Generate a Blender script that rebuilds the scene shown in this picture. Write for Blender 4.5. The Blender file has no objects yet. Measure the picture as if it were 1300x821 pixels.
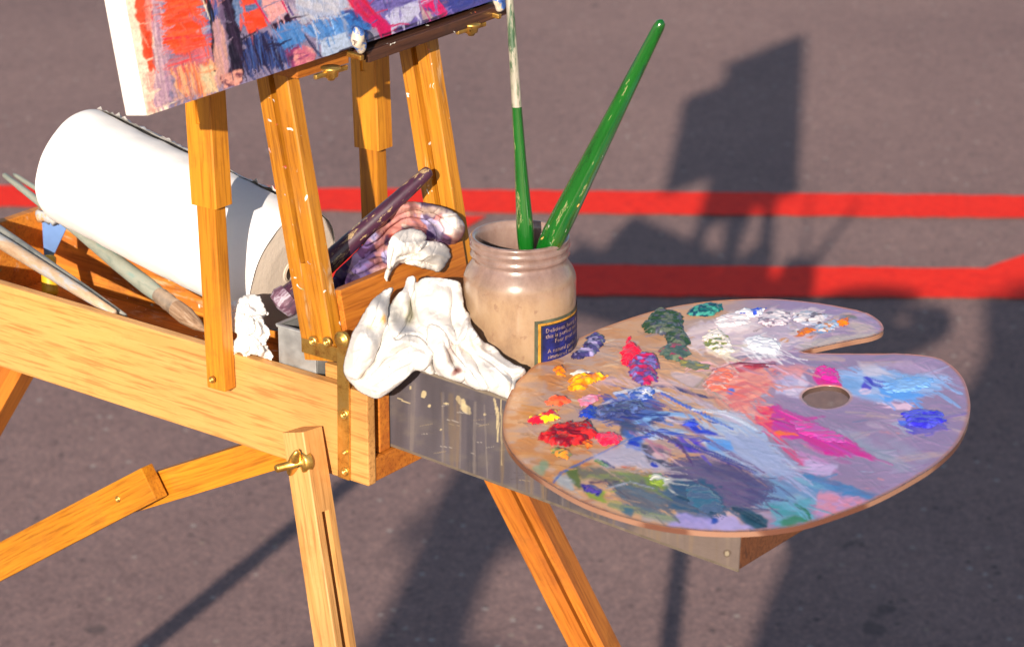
import bpy, bmesh, math, random
import numpy as np
from mathutils import Vector, Matrix, geometry
random.seed(4)
sc = bpy.context.scene
col = sc.collection
# ------------------------------------------------------------------ survey of the place
# the camera, the easel's own axes (u along the box, v across it, z up) and helpers that
# turn sight lines into points on the easel's real planes
FP = 3337.0; PITCH = math.radians(19.8); H = 1.65; PHI = math.radians(37.3); S = 0.8
CAM = np.array([0, 0, H]); FW = np.array([0, math.cos(PITCH), -math.sin(PITCH)])
UP = np.array([0, math.sin(PITCH), math.cos(PITCH)]); RT = np.array([1., 0, 0])
U = np.array([math.cos(PHI), -math.sin(PHI), 0]); V = np.array([math.sin(PHI), math.cos(PHI), 0]); Z = np.array([0, 0, 1.])
def ray(x, y): return FW + RT*((x-650)/FP) - UP*((y-365)/FP)
def atz(x, y, z):
    d = ray(x, y); return CAM + d*((z-H)/d[2])
O = atz(458, 614, H-.88*S)
def W(u, v, z): return O + S*(U*u + V*v + Z*z)
def Pv(x, y, v):
    d = ray(x, y); t = ((O + V*v*S - CAM) @ V)/(d @ V); return CAM + d*t
def Pu(x, y, u):
    d = ray(x, y); t = ((O + U*u*S - CAM) @ U)/(d @ U); return CAM + d*t
def Pz(x, y, z): return atz(x, y, O[2] + z*S)
def Pn(x, y, p, n):
    d = ray(x, y); t = ((p - CAM) @ n)/(d @ n); return CAM + d*t
def proj(P):
    q = np.asarray(P) - CAM; dp = q @ FW
    return 650 + FP*(q @ RT)/dp, 365 - FP*(q @ UP)/dp
SUN_AZ = math.radians(9.9); SUN_EL = math.radians(19.3)

# ------------------------------------------------------------------ numpy noise
def hsh(n): return np.random.RandomState(n).rand(128, 128)
_h = {}
def vnoise(x, y, seed=0):
    if seed not in _h: _h[seed] = hsh(seed)
    T = _h[seed]; xi = np.floor(x).astype(int); yi = np.floor(y).astype(int)
    fx = x-xi; fy = y-yi; fx = fx*fx*(3-2*fx); fy = fy*fy*(3-2*fy)
    a = T[xi % 128, yi % 128]; b = T[(xi+1) % 128, yi % 128]; c = T[xi % 128, (yi+1) % 128]; d = T[(xi+1) % 128, (yi+1) % 128]
    return (a*(1-fx)+b*fx)*(1-fy)+(c*(1-fx)+d*fx)*fy
def fbm(x, y, seed=0, o=4):
    s = 0; a = .5; t = 0
    for k in range(o):
        s = s + a*vnoise(x*2**k+17*k, y*2**k+5*k, seed+k); t += a; a *= .5
    return s/t
def s2l(c):
    c = np.asarray(c, float)/255.
    return np.where(c <= .04045, c/12.92, ((c+.055)/1.055)**2.4)
def sstep(a, b, x):
    t = np.clip((x-a)/(b-a), 0, 1); return t*t*(3-2*t)

# ------------------------------------------------------------------ materials
def nodes(name):
    m = bpy.data.materials.new(name); m.use_nodes = True
    nt = m.node_tree; return m, nt, nt.nodes['Principled BSDF']
def N(nt, t, **k):
    n = nt.nodes.new(t)
    for a, b in k.items():
        if a in n.inputs: n.inputs[a].default_value = b
        else: setattr(n, a, b)
    return n
def mapping(nt, scale, coord='Object'):
    tc = N(nt, 'ShaderNodeTexCoord'); mp = N(nt, 'ShaderNodeMapping'); mp.inputs['Scale'].default_value = scale
    oi = N(nt, 'ShaderNodeObjectInfo'); mu = N(nt, 'ShaderNodeMath', operation='MULTIPLY'); mu.inputs[1].default_value = 37.
    nt.links.new(oi.outputs['Random'], mu.inputs[0]); nt.links.new(mu.outputs[0], mp.inputs['Location'])
    nt.links.new(tc.outputs[coord], mp.inputs['Vector']); return mp.outputs[0]
def ramp(nt, fac, stops):
    r = N(nt, 'ShaderNodeValToRGB'); e = r.color_ramp.elements
    while len(e) < len(stops): e.new(.5)
    for k, (p, c) in enumerate(stops): e[k].position = p; e[k].color = (*c, 1) if len(c) == 3 else c
    nt.links.new(fac, r.inputs[0]); return r.outputs[0]
def mix(nt, fac, a, b):
    m = N(nt, 'ShaderNodeMix', data_type='RGBA')
    for s, v in ((0, fac), (6, a), (7, b)):
        if hasattr(v, 'is_linked') or hasattr(v, 'links'): nt.links.new(v, m.inputs[s])
        else: m.inputs[s].default_value = v if s == 0 else (*v, 1)
    return m.outputs[2]
def bump(nt, hgt, bs, st=.3, dist=.001):
    b = N(nt, 'ShaderNodeBump'); b.inputs['Strength'].default_value = st; b.inputs['Distance'].default_value = dist
    nt.links.new(hgt, b.inputs['Height']); nt.links.new(b.outputs[0], bs.inputs['Normal'])
def noise(nt, vec, scale, detail=4, rough=.6, dist=0.):
    n = N(nt, 'ShaderNodeTexNoise'); n.inputs['Scale'].default_value = scale; n.inputs['Detail'].default_value = detail
    n.inputs['Roughness'].default_value = rough; n.inputs['Distortion'].default_value = dist
    nt.links.new(vec, n.inputs['Vector']); return n.outputs['Fac']
def wood(name, light, dark, rough=.42, specks=0., stain=(.1, .06, .04), stain_amt=.35):
    m, nt, bs = nodes(name)
    v = mapping(nt, (1.3, 36, 36)); fine = mapping(nt, (25, 500, 500)); iso = mapping(nt, (1, 1, 1))
    a = noise(nt, v, 1.6, 5, .6, .9); b = noise(nt, fine, 1., 3, .6)
    mid = tuple((x+y)/2 for x, y in zip(light, dark))
    c = ramp(nt, a, [(.3, dark), (.44, mid), (.5, light), (.56, mid), (.62, light), (.72, dark)])
    pores = ramp(nt, b, [(.35, (0.62, .56, .5)), (.5, (1, 1, 1))])
    mm = N(nt, 'ShaderNodeMix', data_type='RGBA', blend_type='MULTIPLY'); mm.inputs[0].default_value = .8
    nt.links.new(c, mm.inputs[6]); nt.links.new(pores, mm.inputs[7]); c = mm.outputs[2]
    big = noise(nt, iso, 5, 3, .5); mb = N(nt, 'ShaderNodeMix', data_type='RGBA', blend_type='MULTIPLY'); mb.inputs[0].default_value = 1
    nt.links.new(c, mb.inputs[6]); nt.links.new(ramp(nt, big, [(.3, (.72, .66, .6)), (.5, (1, 1, 1)), (.7, (1.12, 1.08, 1.))]), mb.inputs[7]); c = mb.outputs[2]
    oi = N(nt, 'ShaderNodeObjectInfo'); mo = N(nt, 'ShaderNodeMix', data_type='RGBA', blend_type='MULTIPLY'); mo.inputs[0].default_value = 1
    nt.links.new(c, mo.inputs[6]); nt.links.new(ramp(nt, oi.outputs['Random'], [(0, (.86, .82, .74)), (.5, (1, .98, .95)), (1, (1.08, 1.06, 1.02))]), mo.inputs[7]); c = mo.outputs[2]
    g = noise(nt, iso, 22, 5, .7); gs = ramp(nt, g, [(.55, (0, 0, 0)), (.78, (stain_amt,)*3)])
    c = mix(nt, gs, c, stain)
    if specks:
        s1 = noise(nt, iso, 110, 2, .5, 1.); f = ramp(nt, s1, [(.715-specks*.1, (0, 0, 0)), (.735-specks*.1, (1, 1, 1))])
        hue = noise(nt, iso, 31, 1, .5); hc = ramp(nt, hue, [(.35, (.75, .7, .6)), (.47, (.8, .78, .7)), (.5, (.25, .3, .1)), (.55, (.6, .06, .04)), (.6, (.7, .65, .55)), (.68, (.08, .1, .3))])
        c = mix(nt, f, c, hc)
        sm = noise(nt, mapping(nt, (8, 45, 45)), 1.3, 5, .75, .5); c = mix(nt, ramp(nt, sm, [(.60, (0, 0, 0)), (.68, (.5, .5, .5))]), c, ramp(nt, hue, [(.4, (.75, .62, .42)), (.5, (.12, .07, .04)), (.58, (.6, .55, .45))]))
    nt.links.new(c, bs.inputs['Base Color']); bs.inputs['Roughness'].default_value = rough
    rr = ramp(nt, g, [(.3, (rough-.08,)*3), (.7, (rough+.18,)*3)]); nt.links.new(rr, bs.inputs['Roughness'])
    bump(nt, b, bs, .25, .0004); return m
M = {}
M['beech'] = wood('pale beech', (.60, .32, .105), (.52, .262, .075), .42, .0, (.40, .15, .03), .55)
M['beech_worn'] = wood('worn beech leg', (.60, .33, .12), (.46, .22, .06), .5, .0, (.48, .13, .02), .6)
M['amber'] = wood('amber varnished wood', (.58, .25, .022), (.42, .15, .012), .33, .25)
M['amber_clean'] = wood('amber wood', (.60, .25, .018), (.45, .16, .012), .36, 0, (.3, .09, .01), .6)
M['deep'] = wood('deep orange wood', (.52, .18, .022), (.38, .11, .016), .4, 0, (.1, .03, .01), .55)
M['inner'] = wood('stained inner wood', (.62, .24, .03), (.42, .13, .02), .5, .2, (.09, .03, .02), .75)
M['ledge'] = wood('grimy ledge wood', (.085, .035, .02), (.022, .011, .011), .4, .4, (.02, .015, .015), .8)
def plain(name, colr, rough=.5, metal=0., var=.15, scale=60, bumpst=.15, spec=.5, coat=0.):
    m, nt, bs = nodes(name); iso = mapping(nt, (1, 1, 1)); n = noise(nt, iso, scale, 5, .65)
    c = ramp(nt, n, [(.3, tuple(x*(1-var) for x in colr)), (.7, tuple(min(1, x*(1+var)) for x in colr))])
    nt.links.new(c, bs.inputs['Base Color']); bs.inputs['Roughness'].default_value = rough; bs.inputs['Metallic'].default_value = metal
    bs.inputs['Specular IOR Level'].default_value = spec; bs.inputs['Coat Weight'].default_value = coat
    if metal: nt.links.new(ramp(nt, n, [(.3, (rough*.7,)*3), (.75, (min(1, rough*1.6),)*3)]), bs.inputs['Roughness'])
    bump(nt, n, bs, bumpst, .0006); return m
def brass():
    m, nt, bs = nodes('tarnished brass'); iso = mapping(nt, (1, 1, 1)); n = noise(nt, iso, 70, 6, .7); k = noise(nt, iso, 240, 3, .7)
    c = ramp(nt, n, [(.32, (.34, .13, .03)), (.48, (.72, .43, .1)), (.7, (.85, .6, .2))])
    c = mix(nt, ramp(nt, k, [(.66, (0, 0, 0)), (.72, (.8, .8, .8))]), c, (.12, .06, .03))
    nt.links.new(c, bs.inputs['Base Color']); bs.inputs['Metallic'].default_value = .92
    nt.links.new(ramp(nt, n, [(.3, (.5,)*3), (.7, (.27,)*3)]), bs.inputs['Roughness']); bump(nt, k, bs, .3, .0004); return m
M['brass'] = brass()
M['white_paper'] = plain('white paper towel', (.8, .79, .79), .9, 0, .015, 200, .35, .2)
M['paper_end'] = plain('paper roll end', (.72, .62, .52), .95, 0, .04, 300, .6, .1)
M['card'] = plain('brown card core', (.42, .34, .26), .9)
M['dark'] = plain('dark opening', (.015, .01, .01), .8)
M['tin'] = plain('old tin', (.45, .46, .46), .5, .6, .25, 45, .3)
M['blue_steel'] = plain('blue grey steel blade', (.17, .30, .62), .35, .35, .12, 30)
M['yellow'] = plain('yellow plastic', (.75, .42, .02), .4, 0, .15, 50)
M['black'] = plain('black plastic', (.012, .012, .014), .35)
def mottled(name, stops, scale, rough=.5, stretch=(1, 1, 1), metal=0., coat=0., bst=.3, detail=6):
    m, nt, bs = nodes(name); v = mapping(nt, stretch); n = noise(nt, v, scale, detail, .68, .3)
    nt.links.new(ramp(nt, n, stops), bs.inputs['Base Color']); bs.inputs['Roughness'].default_value = rough; bs.inputs['Metallic'].default_value = metal
    bs.inputs['Coat Weight'].default_value = coat; bs.inputs['Coat Roughness'].default_value = .1; bump(nt, n, bs, bst, .0008); return m
M['dark_handle'] = mottled('dark purple handle with worn gold', [(.3, (.02, .012, .02)), (.5, (.06, .018, .04)), (.545, (.05, .02, .04)), (.56, (.42, .3, .15)), (.6, (.25, .17, .1)), (.62, (.045, .02, .03)), (.7, (.06, .018, .04)), (.72, (.3, .22, .1)), (.74, (.05, .015, .03))], 75, .35, (.5, 2., 2.), 0, .3)
M['dark_bristle'] = mottled('paint clogged bristles', [(.3, (.03, .02, .04)), (.5, (.14, .06, .1)), (.6, (.4, .36, .45)), (.75, (.12, .06, .05))], 60, .6, (.3, 3, 3))
M['green'] = mottled('green lacquer', [(.25, (.002, .03, .004)), (.42, (.004, .09, .008)), (.6, (.006, .11, .010)), (.61, (.010, .14, .012)), (.625, (.34, .33, .16)), (.65, (.01, .08, .01)), (.8, (.02, .05, .02))], 55, .2, (.5, 3, 3), 0, .8, .15)
M['green_top'] = mottled('worn green handle top', [(.3, (.012, .06, .02)), (.41, (.05, .1, .05)), (.45, (.26, .25, .19)), (.56, (.38, .34, .28)), (.62, (.1, .14, .08)), (.66, (.4, .36, .3)), (.8, (.3, .27, .2))], 60, .45, (.5, 2, 2))
M['grey_green'] = mottled('dusty grey green handle', [(.3, (.2, .24, .2)), (.5, (.32, .33, .27)), (.62, (.2, .3, .27)), (.75, (.42, .36, .26))], 50, .55, (.6, 2, 2))
M['old_handle'] = mottled('paint worn wooden handle', [(.3, (.38, .24, .14)), (.5, (.5, .36, .24)), (.6, (.4, .42, .45)), (.75, (.5, .38, .2))], 60, .55, (.5, 2, 2))
M['grey_handle'] = mottled('grey worn handle', [(.3, (.05, .055, .06)), (.5, (.2, .21, .2)), (.75, (.38, .36, .3))], 60, .5, (.5, 2, 2))
M['bristle_brown'] = mottled('brown bristles', [(.3, (.12, .06, .03)), (.55, (.32, .2, .12)), (.75, (.5, .4, .32))], 12, .7, (1, 30, 30))
M['ferrule'] = plain('ferrule', (.5, .38, .28), .4, .7, .3, 80)
def vcol(name, rough=.5, spec=.5, coat=0., bscale=300., bst=.25, stretch=(1, 1, 1), sss=0.):
    m, nt, bs = nodes(name); a = N(nt, 'ShaderNodeVertexColor'); a.layer_name = 'Col'
    nt.links.new(a.outputs['Color'], bs.inputs['Base Color']); bs.inputs['Roughness'].default_value = rough
    bs.inputs['Specular IOR Level'].default_value = spec; bs.inputs['Coat Weight'].default_value = coat; bs.inputs['Coat Roughness'].default_value = .15
    n = noise(nt, mapping(nt, stretch), bscale, 4, .6); bump(nt, n, bs, bst, .0005); return m
M['oil'] = vcol('thin oil paint', .4, .5, .3)
M['impasto'] = vcol('thick wet oil paint', .28, .5, .5, 500, .3)
M['cloth'] = vcol('cotton rag', .95, .1, 0, 900, .4)
M['metal_paint'] = vcol('weathered zinc sheet', .62, .35, .0, 160, .4, (1, 3, 3))
M['canvas_oil'] = vcol('oil on canvas', .5, .35, .1, 1400, .5)

# ------------------------------------------------------------------ object helpers
WM = {}
def link(name, me, mats=None, parent=None, mat4=None, label=None, cat=None, group=None, kind=None, smooth=False):
    o = bpy.data.objects.new(name, me); col.objects.link(o)
    Mw = mat4 if mat4 is not None else Matrix.Identity(4)
    WM[o.name] = Mw
    if parent is not None:
        o.parent = parent; o.matrix_parent_inverse = WM[parent.name].inverted()
    o.matrix_basis = Mw
    if mats is not None and me is not None:
        for m in (mats if isinstance(mats, (list, tuple)) else [mats]): me.materials.append(M[m] if isinstance(m, str) else m)
    if smooth and me is not None:
        for p in me.polygons: p.use_smooth = True
    if label: o['label'] = label
    if cat: o['category'] = cat
    if group: o['group'] = group
    if kind: o['kind'] = kind
    return o
def frame(origin, x, zhint):
    x = Vector(x).normalized(); z = Vector(zhint); z = (z - x*z.dot(x)).normalized(); y = z.cross(x)
    m = Matrix((x, y, z)).transposed().to_4x4(); m.translation = Vector(origin); return m
def empty(name, loc, label, cat, group=None):
    return link(name, None, None, None, Matrix.Translation(Vector(loc)), label, cat, group)
def bm_to(bm, name):
    me = bpy.data.meshes.new(name); bmesh.ops.recalc_face_normals(bm, faces=bm.faces); bm.to_mesh(me); bm.free(); return me
def box_bm(bm, x0, x1, y0, y1, z0, z1, bev=.0008, t=1., seg=2):
    vs = []
    for x in (x0, x1):
        k = t if x == x1 else 1.
        ym = (y0+y1)/2; zm = (z0+z1)/2
        vs.append([bm.verts.new((x, ym+(y-ym)*k, zm+(z-zm)*k)) for y, z in ((y0, z0), (y1, z0), (y1, z1), (y0, z1))])
    a, b = vs; fs = [bm.faces.new(a[::-1]), bm.faces.new(b)]
    for i in range(4): fs.append(bm.faces.new((a[i], a[(i+1) % 4], b[(i+1) % 4], b[i])))
    if bev:
        es = list({e for f in fs for e in f.edges}); bmesh.ops.bevel(bm, geom=es, offset=bev, segments=seg, affect='EDGES', profile=.6)
def beam(name, p0, p1, w, h, up, mat, parent=None, bev=.0008, taper=1., **k):
    p0 = np.asarray(p0); p1 = np.asarray(p1); L = float(np.linalg.norm(p1-p0)); bm = bmesh.new()
    box_bm(bm, 0, L, -w/2, w/2, -h/2, h/2, bev, taper)
    return link(name, bm_to(bm, name), mat, parent, frame(p0, p1-p0, up), **k)
def ubox(name, u0, u1, v0, v1, z0, z1, mat, parent=None, bev=.0008, **k):
    bm = bmesh.new(); box_bm(bm, 0, (u1-u0)*S, 0, (v1-v0)*S, 0, (z1-z0)*S, bev)
    return link(name, bm_to(bm, name), mat, parent, frame(W(u0, v0, z0), U, Z), **k)
def grooved(name, p0, p1, w, h, up, mat, parent=None, gw=.005, gd=.005, solid0=.0, solid1=0., bev=.0008, taper=1., off=0., **k):
    """a batten whose +Z (up) face carries a long slot"""
    p0 = np.asarray(p0); p1 = np.asarray(p1); L = float(np.linalg.norm(p1-p0)); bm = bmesh.new()
    def seg(xa, xb, prof):
        ra, rb = [], []
        for x, r in ((xa, ra), (xb, rb)):
            t = 1+(taper-1)*x/L
            for y, z in prof: r.append(bm.verts.new((x, y*t, z*t)))
        n = len(prof)
        for i in range(n): bm.faces.new((ra[i], ra[(i+1) % n], rb[(i+1) % n], rb[i]))
        bm.faces.new(ra[::-1]); bm.faces.new(rb)
    c = bev; full = [(-w/2+c, -h/2), (w/2-c, -h/2), (w/2, -h/2+c), (w/2, h/2-c), (w/2-c, h/2), (-w/2+c, h/2), (-w/2, h/2-c), (-w/2, -h/2+c)]
    gr = full[:5]+[(off+gw/2, h/2), (off+gw/2-.0002, h/2-gd), (off-gw/2+.0002, h/2-gd), (off-gw/2, h/2)]+full[5:]
    if solid0: seg(0, solid0, full)
    seg(solid0, L-solid1, gr)
    if solid1: seg(L-solid1, L, full)
    return link(name, bm_to(bm, name), mat, parent, frame(p0, p1-p0, up), **k)
def lathe_me(name, prof, n=40, closed=True, nz=None):
    """prof = [(x along axis, radius)] revolved about local X"""
    bm = bmesh.new(); rings = []
    for x, r in prof:
        if r < 1e-6: rings.append([bm.verts.new((x, 0, 0))])
        else: rings.append([bm.verts.new((x, r*math.cos(2*math.pi*k/n), r*math.sin(2*math.pi*k/n))) for k in range(n)])
    for a, b in zip(rings, rings[1:]):
        for k in range(n):
            q = (k+1) % n
            if len(a) == 1 and len(b) > 1: bm.faces.new((a[0], b[q], b[k]))
            elif len(b) == 1 and len(a) > 1: bm.faces.new((a[k], a[q], b[0]))
            elif len(a) > 1: bm.faces.new((a[k], a[q], b[q], b[k]))
    return bm_to(bm, name)
def rod(name, p0, p1, prof, mat, parent=None, n=28, **k):
    """prof fractions of the length with radii in metres"""
    p0 = np.asarray(p0); p1 = np.asarray(p1); L = float(np.linalg.norm(p1-p0))
    return link(name, lathe_me(name, [(t*L, r) for t, r in prof], n), mat, parent, frame(p0, p1-p0, (0.1, 0.2, 1)), smooth=True, **k)
def set_cols(me, C):
    a = me.color_attributes.new('Col', 'FLOAT_COLOR', 'POINT'); n = len(me.vertices)
    d = np.ones((n, 4), np.float32); d[:, :3] = C; a.data.foreach_set('color', d.ravel())
def screw(parent, P, nrm, r=.003, mat='brass'):
    p0 = np.asarray(P); nn = np.asarray(nrm)/np.linalg.norm(nrm); bm = bmesh.new()
    me = lathe_me('screw', [(-.001, r), (.0004, r), (.0010, r*.82), (.0013, r*.62), (.0003, r*.5), (.0003, r*.2), (.0013, r*.14), (.0013, 0)], 20)
    return link('screw', me, mat, parent, frame(p0, nn, Z+.01*U), smooth=True)

# ------------------------------------------------------------------ paint: pigment laid down stroke by stroke on a surface
class Paint:
    def __init__(s, X, Y, base):
        s.X = X; s.Y = Y; s.C = np.tile(s2l(base), (len(X), 1)); s.h = np.zeros(len(X)); s.k = 0
    def _put(s, idx, a, colr, c2=None, streak=None, var=.12, ht=0.):
        s.k += 1; x = s.X[idx]; y = s.Y[idx]; c = np.tile(colr if isinstance(colr, np.ndarray) else s2l(colr), (len(x), 1))
        if streak is not None:
            ang, fq, amt = streak; A = math.radians(ang); al = x*math.cos(A)+y*math.sin(A); ac = -x*math.sin(A)+y*math.cos(A)
            n = fbm(al*.035+s.k*3, ac*fq, s.k % 40, 3)
        else: n = fbm(x*.12+s.k*7, y*.2, s.k % 40, 4); amt = 0.; al = None
        if c2 is not None:
            m = sstep(.38, .62, n)[:, None]; c = c*(1-m)+s2l(c2)*m
        c = c*(1+var*2*(n[:, None]-.5))
        if streak is not None: a = a*np.clip(1-amt*sstep(.45, .7, fbm(al*.05+9, ac*fq*1.7, (s.k+5) % 40, 2))*1.3, 0, 1)
        s.C[idx] = s.C[idx]*(1-a[:, None])+np.clip(c, 0, 1)*a[:, None]
        s.h[idx] = s.h[idx]*(1-a*.6)+a*ht*(.4+1.2*n)
    def smear(s, n, x0, x1, y0, y1, seed, wmax=6, lmax=45, tilt=.5, off=0.):
        rg = np.random.RandomState(seed); ok = np.where((s.X > x0) & (s.X < x1) & (s.Y > y0) & (s.Y < y1))[0]
        for i in rg.choice(ok, n):
            a = off+rg.uniform(-tilt, tilt); L = rg.uniform(8, lmax); x, y = s.X[i], s.Y[i]
            s.stroke([(x, y), (x+L*.5*math.cos(a), y+L*.5*math.sin(a)+rg.uniform(-2, 2)), (x+L*math.cos(a), y+L*math.sin(a))], rg.uniform(1.6, wmax), s.C[i].copy(), .5, .85, .5, .7, ht=.25)
    def grade(s, sat=1.3, con=1.12, gain=1.):
        l = s.C.mean(1, keepdims=True); s.C = np.clip(l+(s.C-l)*sat, .004, 1); s.C = np.clip(gain*(s.C/.5)**con*.5, .003, .9)
    def blob(s, cx, cy, rx, ry, ang, colr, soft=.25, op=1., edge=.35, **k):
        R = max(rx, ry)*1.6; idx = np.where((abs(s.X-cx) < R) & (abs(s.Y-cy) < R))[0]
        if not len(idx): return
        x = s.X[idx]-cx; y = s.Y[idx]-cy; A = math.radians(ang); p = (x*math.cos(A)+y*math.sin(A))/rx; q = (-x*math.sin(A)+y*math.cos(A))/ry
        d = np.sqrt(p*p+q*q)+edge*(fbm(s.X[idx]*.09+s.k, s.Y[idx]*.14, (s.k+3) % 40, 4)-.5)*2
        s._put(idx, op*(1-sstep(1-soft, 1+soft*.3, d)), colr, **k)
    def poly(s, pts, colr, soft=3., op=1., edge=4., **k):
        P = np.array(pts, float); lo = P.min(0)-8; hi = P.max(0)+8
        idx = np.where((s.X > lo[0]) & (s.X < hi[0]) & (s.Y > lo[1]) & (s.Y < hi[1]))[0]
        if not len(idx): return
        x = s.X[idx]+edge*2*(fbm(s.X[idx]*.1+s.k, s.Y[idx]*.1, (s.k+1) % 40, 3)-.5); y = s.Y[idx]+edge*1.4*(fbm(s.X[idx]*.1+50, s.Y[idx]*.1+s.k, (s.k+2) % 40, 3)-.5)
        if k.get('streak') is not None and edge > 2:
            A = math.radians(k['streak'][0]); ac = -x*math.sin(A)+y*math.cos(A); sh = edge*2.2*(vnoise(ac*.9+s.k, ac*0+s.k, (s.k+8) % 40)-.5); x = x+sh*math.cos(A); y = y+sh*math.sin(A)
        s._put(idx, op*(1-sstep(-soft, soft*.5, sdf(P, x, y))), colr, **k)
    def stroke(s, pts, w, colr, soft=.3, op=1., amt=.45, fq=.5, **k):
        P = np.array(pts, float); lo = P.min(0)-w-4; hi = P.max(0)+w+4
        idx = np.where((s.X > lo[0]) & (s.X < hi[0]) & (s.Y > lo[1]) & (s.Y < hi[1]))[0]
        if not len(idx): return
        x = s.X[idx]; y = s.Y[idx]; best = np.full(len(x), 1e9); tt = np.zeros(len(x)); Ls = np.linalg.norm(np.diff(P, axis=0), axis=1); tot = Ls.sum(); acc = 0
        for a, b, l in zip(P[:-1], P[1:], Ls):
            d = b-a; t = np.clip(((x-a[0])*d[0]+(y-a[1])*d[1])/(d@d+1e-9), 0, 1); dd = np.hypot(x-a[0]-t*d[0], y-a[1]-t*d[1])
            m = dd < best; tt[m] = (acc+t[m]*l)/tot; best = np.minimum(best, dd); acc += l
        tap = .25+.75*np.sqrt(np.clip(np.sin(np.pi*np.clip(tt*.8+.16, 0, 1)), 0, 1)) if w > 2.6 else 1.
        A0 = P[-1]-P[0]; A0 = A0/(np.hypot(*A0)+1e-9); acr = -x*A0[1]+y*A0[0]
        d = best/(w/2*tap)+.5*(fbm(x*.11+s.k, y*.16, (s.k+4) % 40, 3)-.5)+.5*(vnoise(acr*1.1+s.k, x*.02, (s.k+6) % 40)-.5)
        ang = math.degrees(math.atan2(P[-1][1]-P[0][1], P[-1][0]-P[0][0]))
        s._put(idx, op*(1-sstep(1-soft, 1.05, d)), colr, streak=(ang, fq, amt), **k)
def sdf(P, x, y):
    n = len(P); ins = np.zeros(len(x), bool); best = np.full(len(x), 1e9)
    for i in range(n):
        a = P[i]; b = P[(i+1) % n]; d = b-a
        t = np.clip(((x-a[0])*d[0]+(y-a[1])*d[1])/(d@d+1e-12), 0, 1)
        best = np.minimum(best, np.hypot(x-a[0]-t*d[0], y-a[1]-t*d[1]))
        c = ((a[1] > y) != (b[1] > y)); xx = a[0]+(y-a[1])*d[0]/(d[1] if abs(d[1]) > 1e-12 else 1e-12); ins ^= c & (x < xx)
    return np.where(ins, -best, best)
def spline(pts, n, closed=False):
    P = np.array(pts, float); m = len(P); out = []
    segs = m if closed else m-1
    for i in range(segs):
        if closed: p = [P[(i-1) % m], P[i], P[(i+1) % m], P[(i+2) % m]]
        else: p = [P[max(i-1, 0)], P[i], P[i+1], P[min(i+2, m-1)]]
        for k in range(n):
            t = k/n; out.append(.5*((2*p[1])+(-p[0]+p[2])*t+(2*p[0]-5*p[1]+4*p[2]-p[3])*t*t+(-p[0]+3*p[1]-3*p[2]+p[3])*t**3))
    if not closed: out.append(P[-1])
    return np.array(out)

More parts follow.
